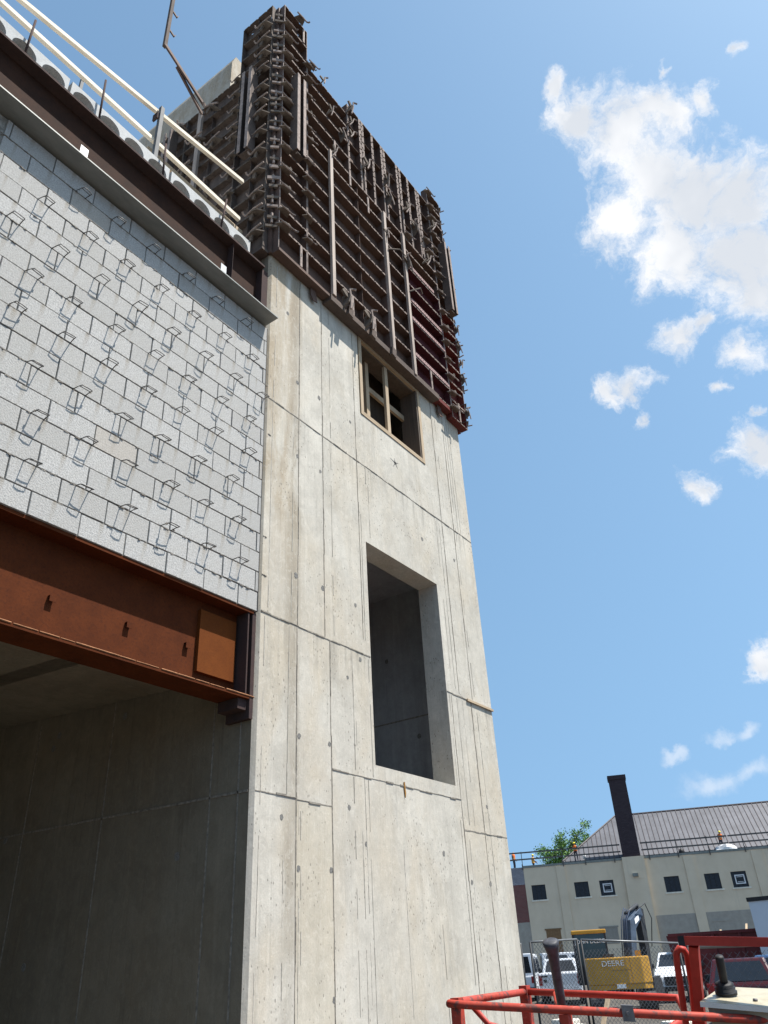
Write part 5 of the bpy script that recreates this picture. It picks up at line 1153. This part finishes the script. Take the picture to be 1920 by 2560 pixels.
mb = MB(); mb.tube([Vector((4.86,1.545,1.2))]+hp+[Vector((4.90,1.51,1.2))], 0.0172, 12); LFT.add(mb, 'hoop', M['lift_red2'], True)
# control panel
p00, p10, p11, p01 = Vector((4.56,1.354,1.822)), Vector((4.66,0.80,1.762)), Vector((5.02,0.86,1.828)), Vector((4.955,1.343,1.866))
nrm = (p10-p00).cross(p01-p00).normalized(); nrm = nrm if nrm.z > 0 else -nrm
mb = MB(); mb.v += [tuple(p) for p in (p00,p10,p11,p01)]+[tuple(p-nrm*0.014) for p in (p00,p10,p11,p01)]
for f_ in ((0,1,2,3),(7,6,5,4),(0,4,5,1),(1,5,6,2),(2,6,7,3),(3,7,4,0)): mb.f.append(f_); mb.m.append(0)
pt_ = LFT.add(mb, 'panel_top', M['panel_top'])
mb = MB(); mb.bar(p00-nrm*0.012+Vector((-.006,0,0)), p10-nrm*0.012+Vector((-.006,0,0)), 0.012, 0.022); LFT.add(mb, 'panel_edge', M['chrome'])
dn = Vector((0.03, 0, -0.30)); mb = MB(); ins = [p00.lerp(p11, .05)-nrm*.0145, p10.lerp(p01, .05)-nrm*.0145, p11.lerp(p00, .05)-nrm*.0145, p01.lerp(p10, .05)-nrm*.0145]
mb.v += [tuple(p) for p in ins]+[tuple(p+dn) for p in ins]
for f_ in ((0,1,2,3),(7,6,5,4),(0,4,5,1),(1,5,6,2),(2,6,7,3),(3,7,4,0)): mb.f.append(f_); mb.m.append(0)
LFT.add(mb, 'panel_box', M['panel_side'])
jb = Vector((4.735,1.268,1.84))
mb = MB(); mb.tube([jb, jb+Vector((-.002,-.001,.014)), jb+Vector((-.003,-.001,.016)), jb+Vector((-.005,-.002,.03)), jb+Vector((-.006,-.002,.032)), jb+Vector((-.008,-.003,.046)), jb+Vector((-.012,-.005,.055))], [.053,.054,.045,.050,.041,.046,.026], 16)
js = LFT.add(mb, 'joystick', M['black'], True)
mb = MB(); t0, t1 = jb+Vector((-.012,-.005,.05)), jb+Vector((-.062,-.024,.168)); mb.tube([t0, t0.lerp(t1,.12), t0.lerp(t1,.3), t0.lerp(t1,.6), t0.lerp(t1,.95), t1], [.019,.0195,.0205,.0215,.0215,.0185], 14)
g_o = mb.build('grip', M['black'], None, True); g_o.parent = js
pc = lambda u, v: p00.lerp(p10, u).lerp(p01.lerp(p11, u), v)
for u, v, r_ in ((.42,.22,.011),(.72,.35,.009),(.62,.75,.008)):
    mb = MB(); c_ = pc(u, v); mb.tube([c_, c_+nrm*0.012], r_, 10); LFT.add(mb, 'button', M['clampg'], True)
for u, v in ((.55,.72),(.80,.62)):
    mb = MB(); c_ = pc(u, v); mb.tube([c_, c_+nrm*0.03+Vector((-.01,.01,0))], [.006,.004], 8); LFT.add(mb, 'toggle', M['chrome'], True)
mb = MB(); mb.bar(pc(.60,.02)+nrm*.002, pc(.70,.98)+nrm*.002, 0.004, 0.003); LFT.add(mb, 'panel_seam', M['clampg'])
# tool handle with black taped grip standing in the basket
HN = wthing('digging_tool', 'long tool handle with flared black taped grip standing in the red basket', 'tool', (5.05, 2.30, 0.70))
mb = MB(); mb.tube([(5.30,2.36,0.705),(4.989,2.284,1.714),(4.929,2.263,1.80)], 0.0215, 12); HN.add(mb, 'shaft', M['batten'], True)
pk = [(4.932,2.264,1.79),(4.90,2.252,1.87),(4.84,2.228,1.98),(4.80,2.213,2.06),(4.778,2.207,2.10),(4.768,2.204,2.122),(4.764,2.203,2.130)]
mb = MB(); mb.tube(pk, [.026,.027,.029,.034,.043,.050,.034], 14); HN.add(mb, 'taped_grip', plain('black_tape', (0.05, 0.052, 0.062), 0.55, 0, 0.4, 30), True)
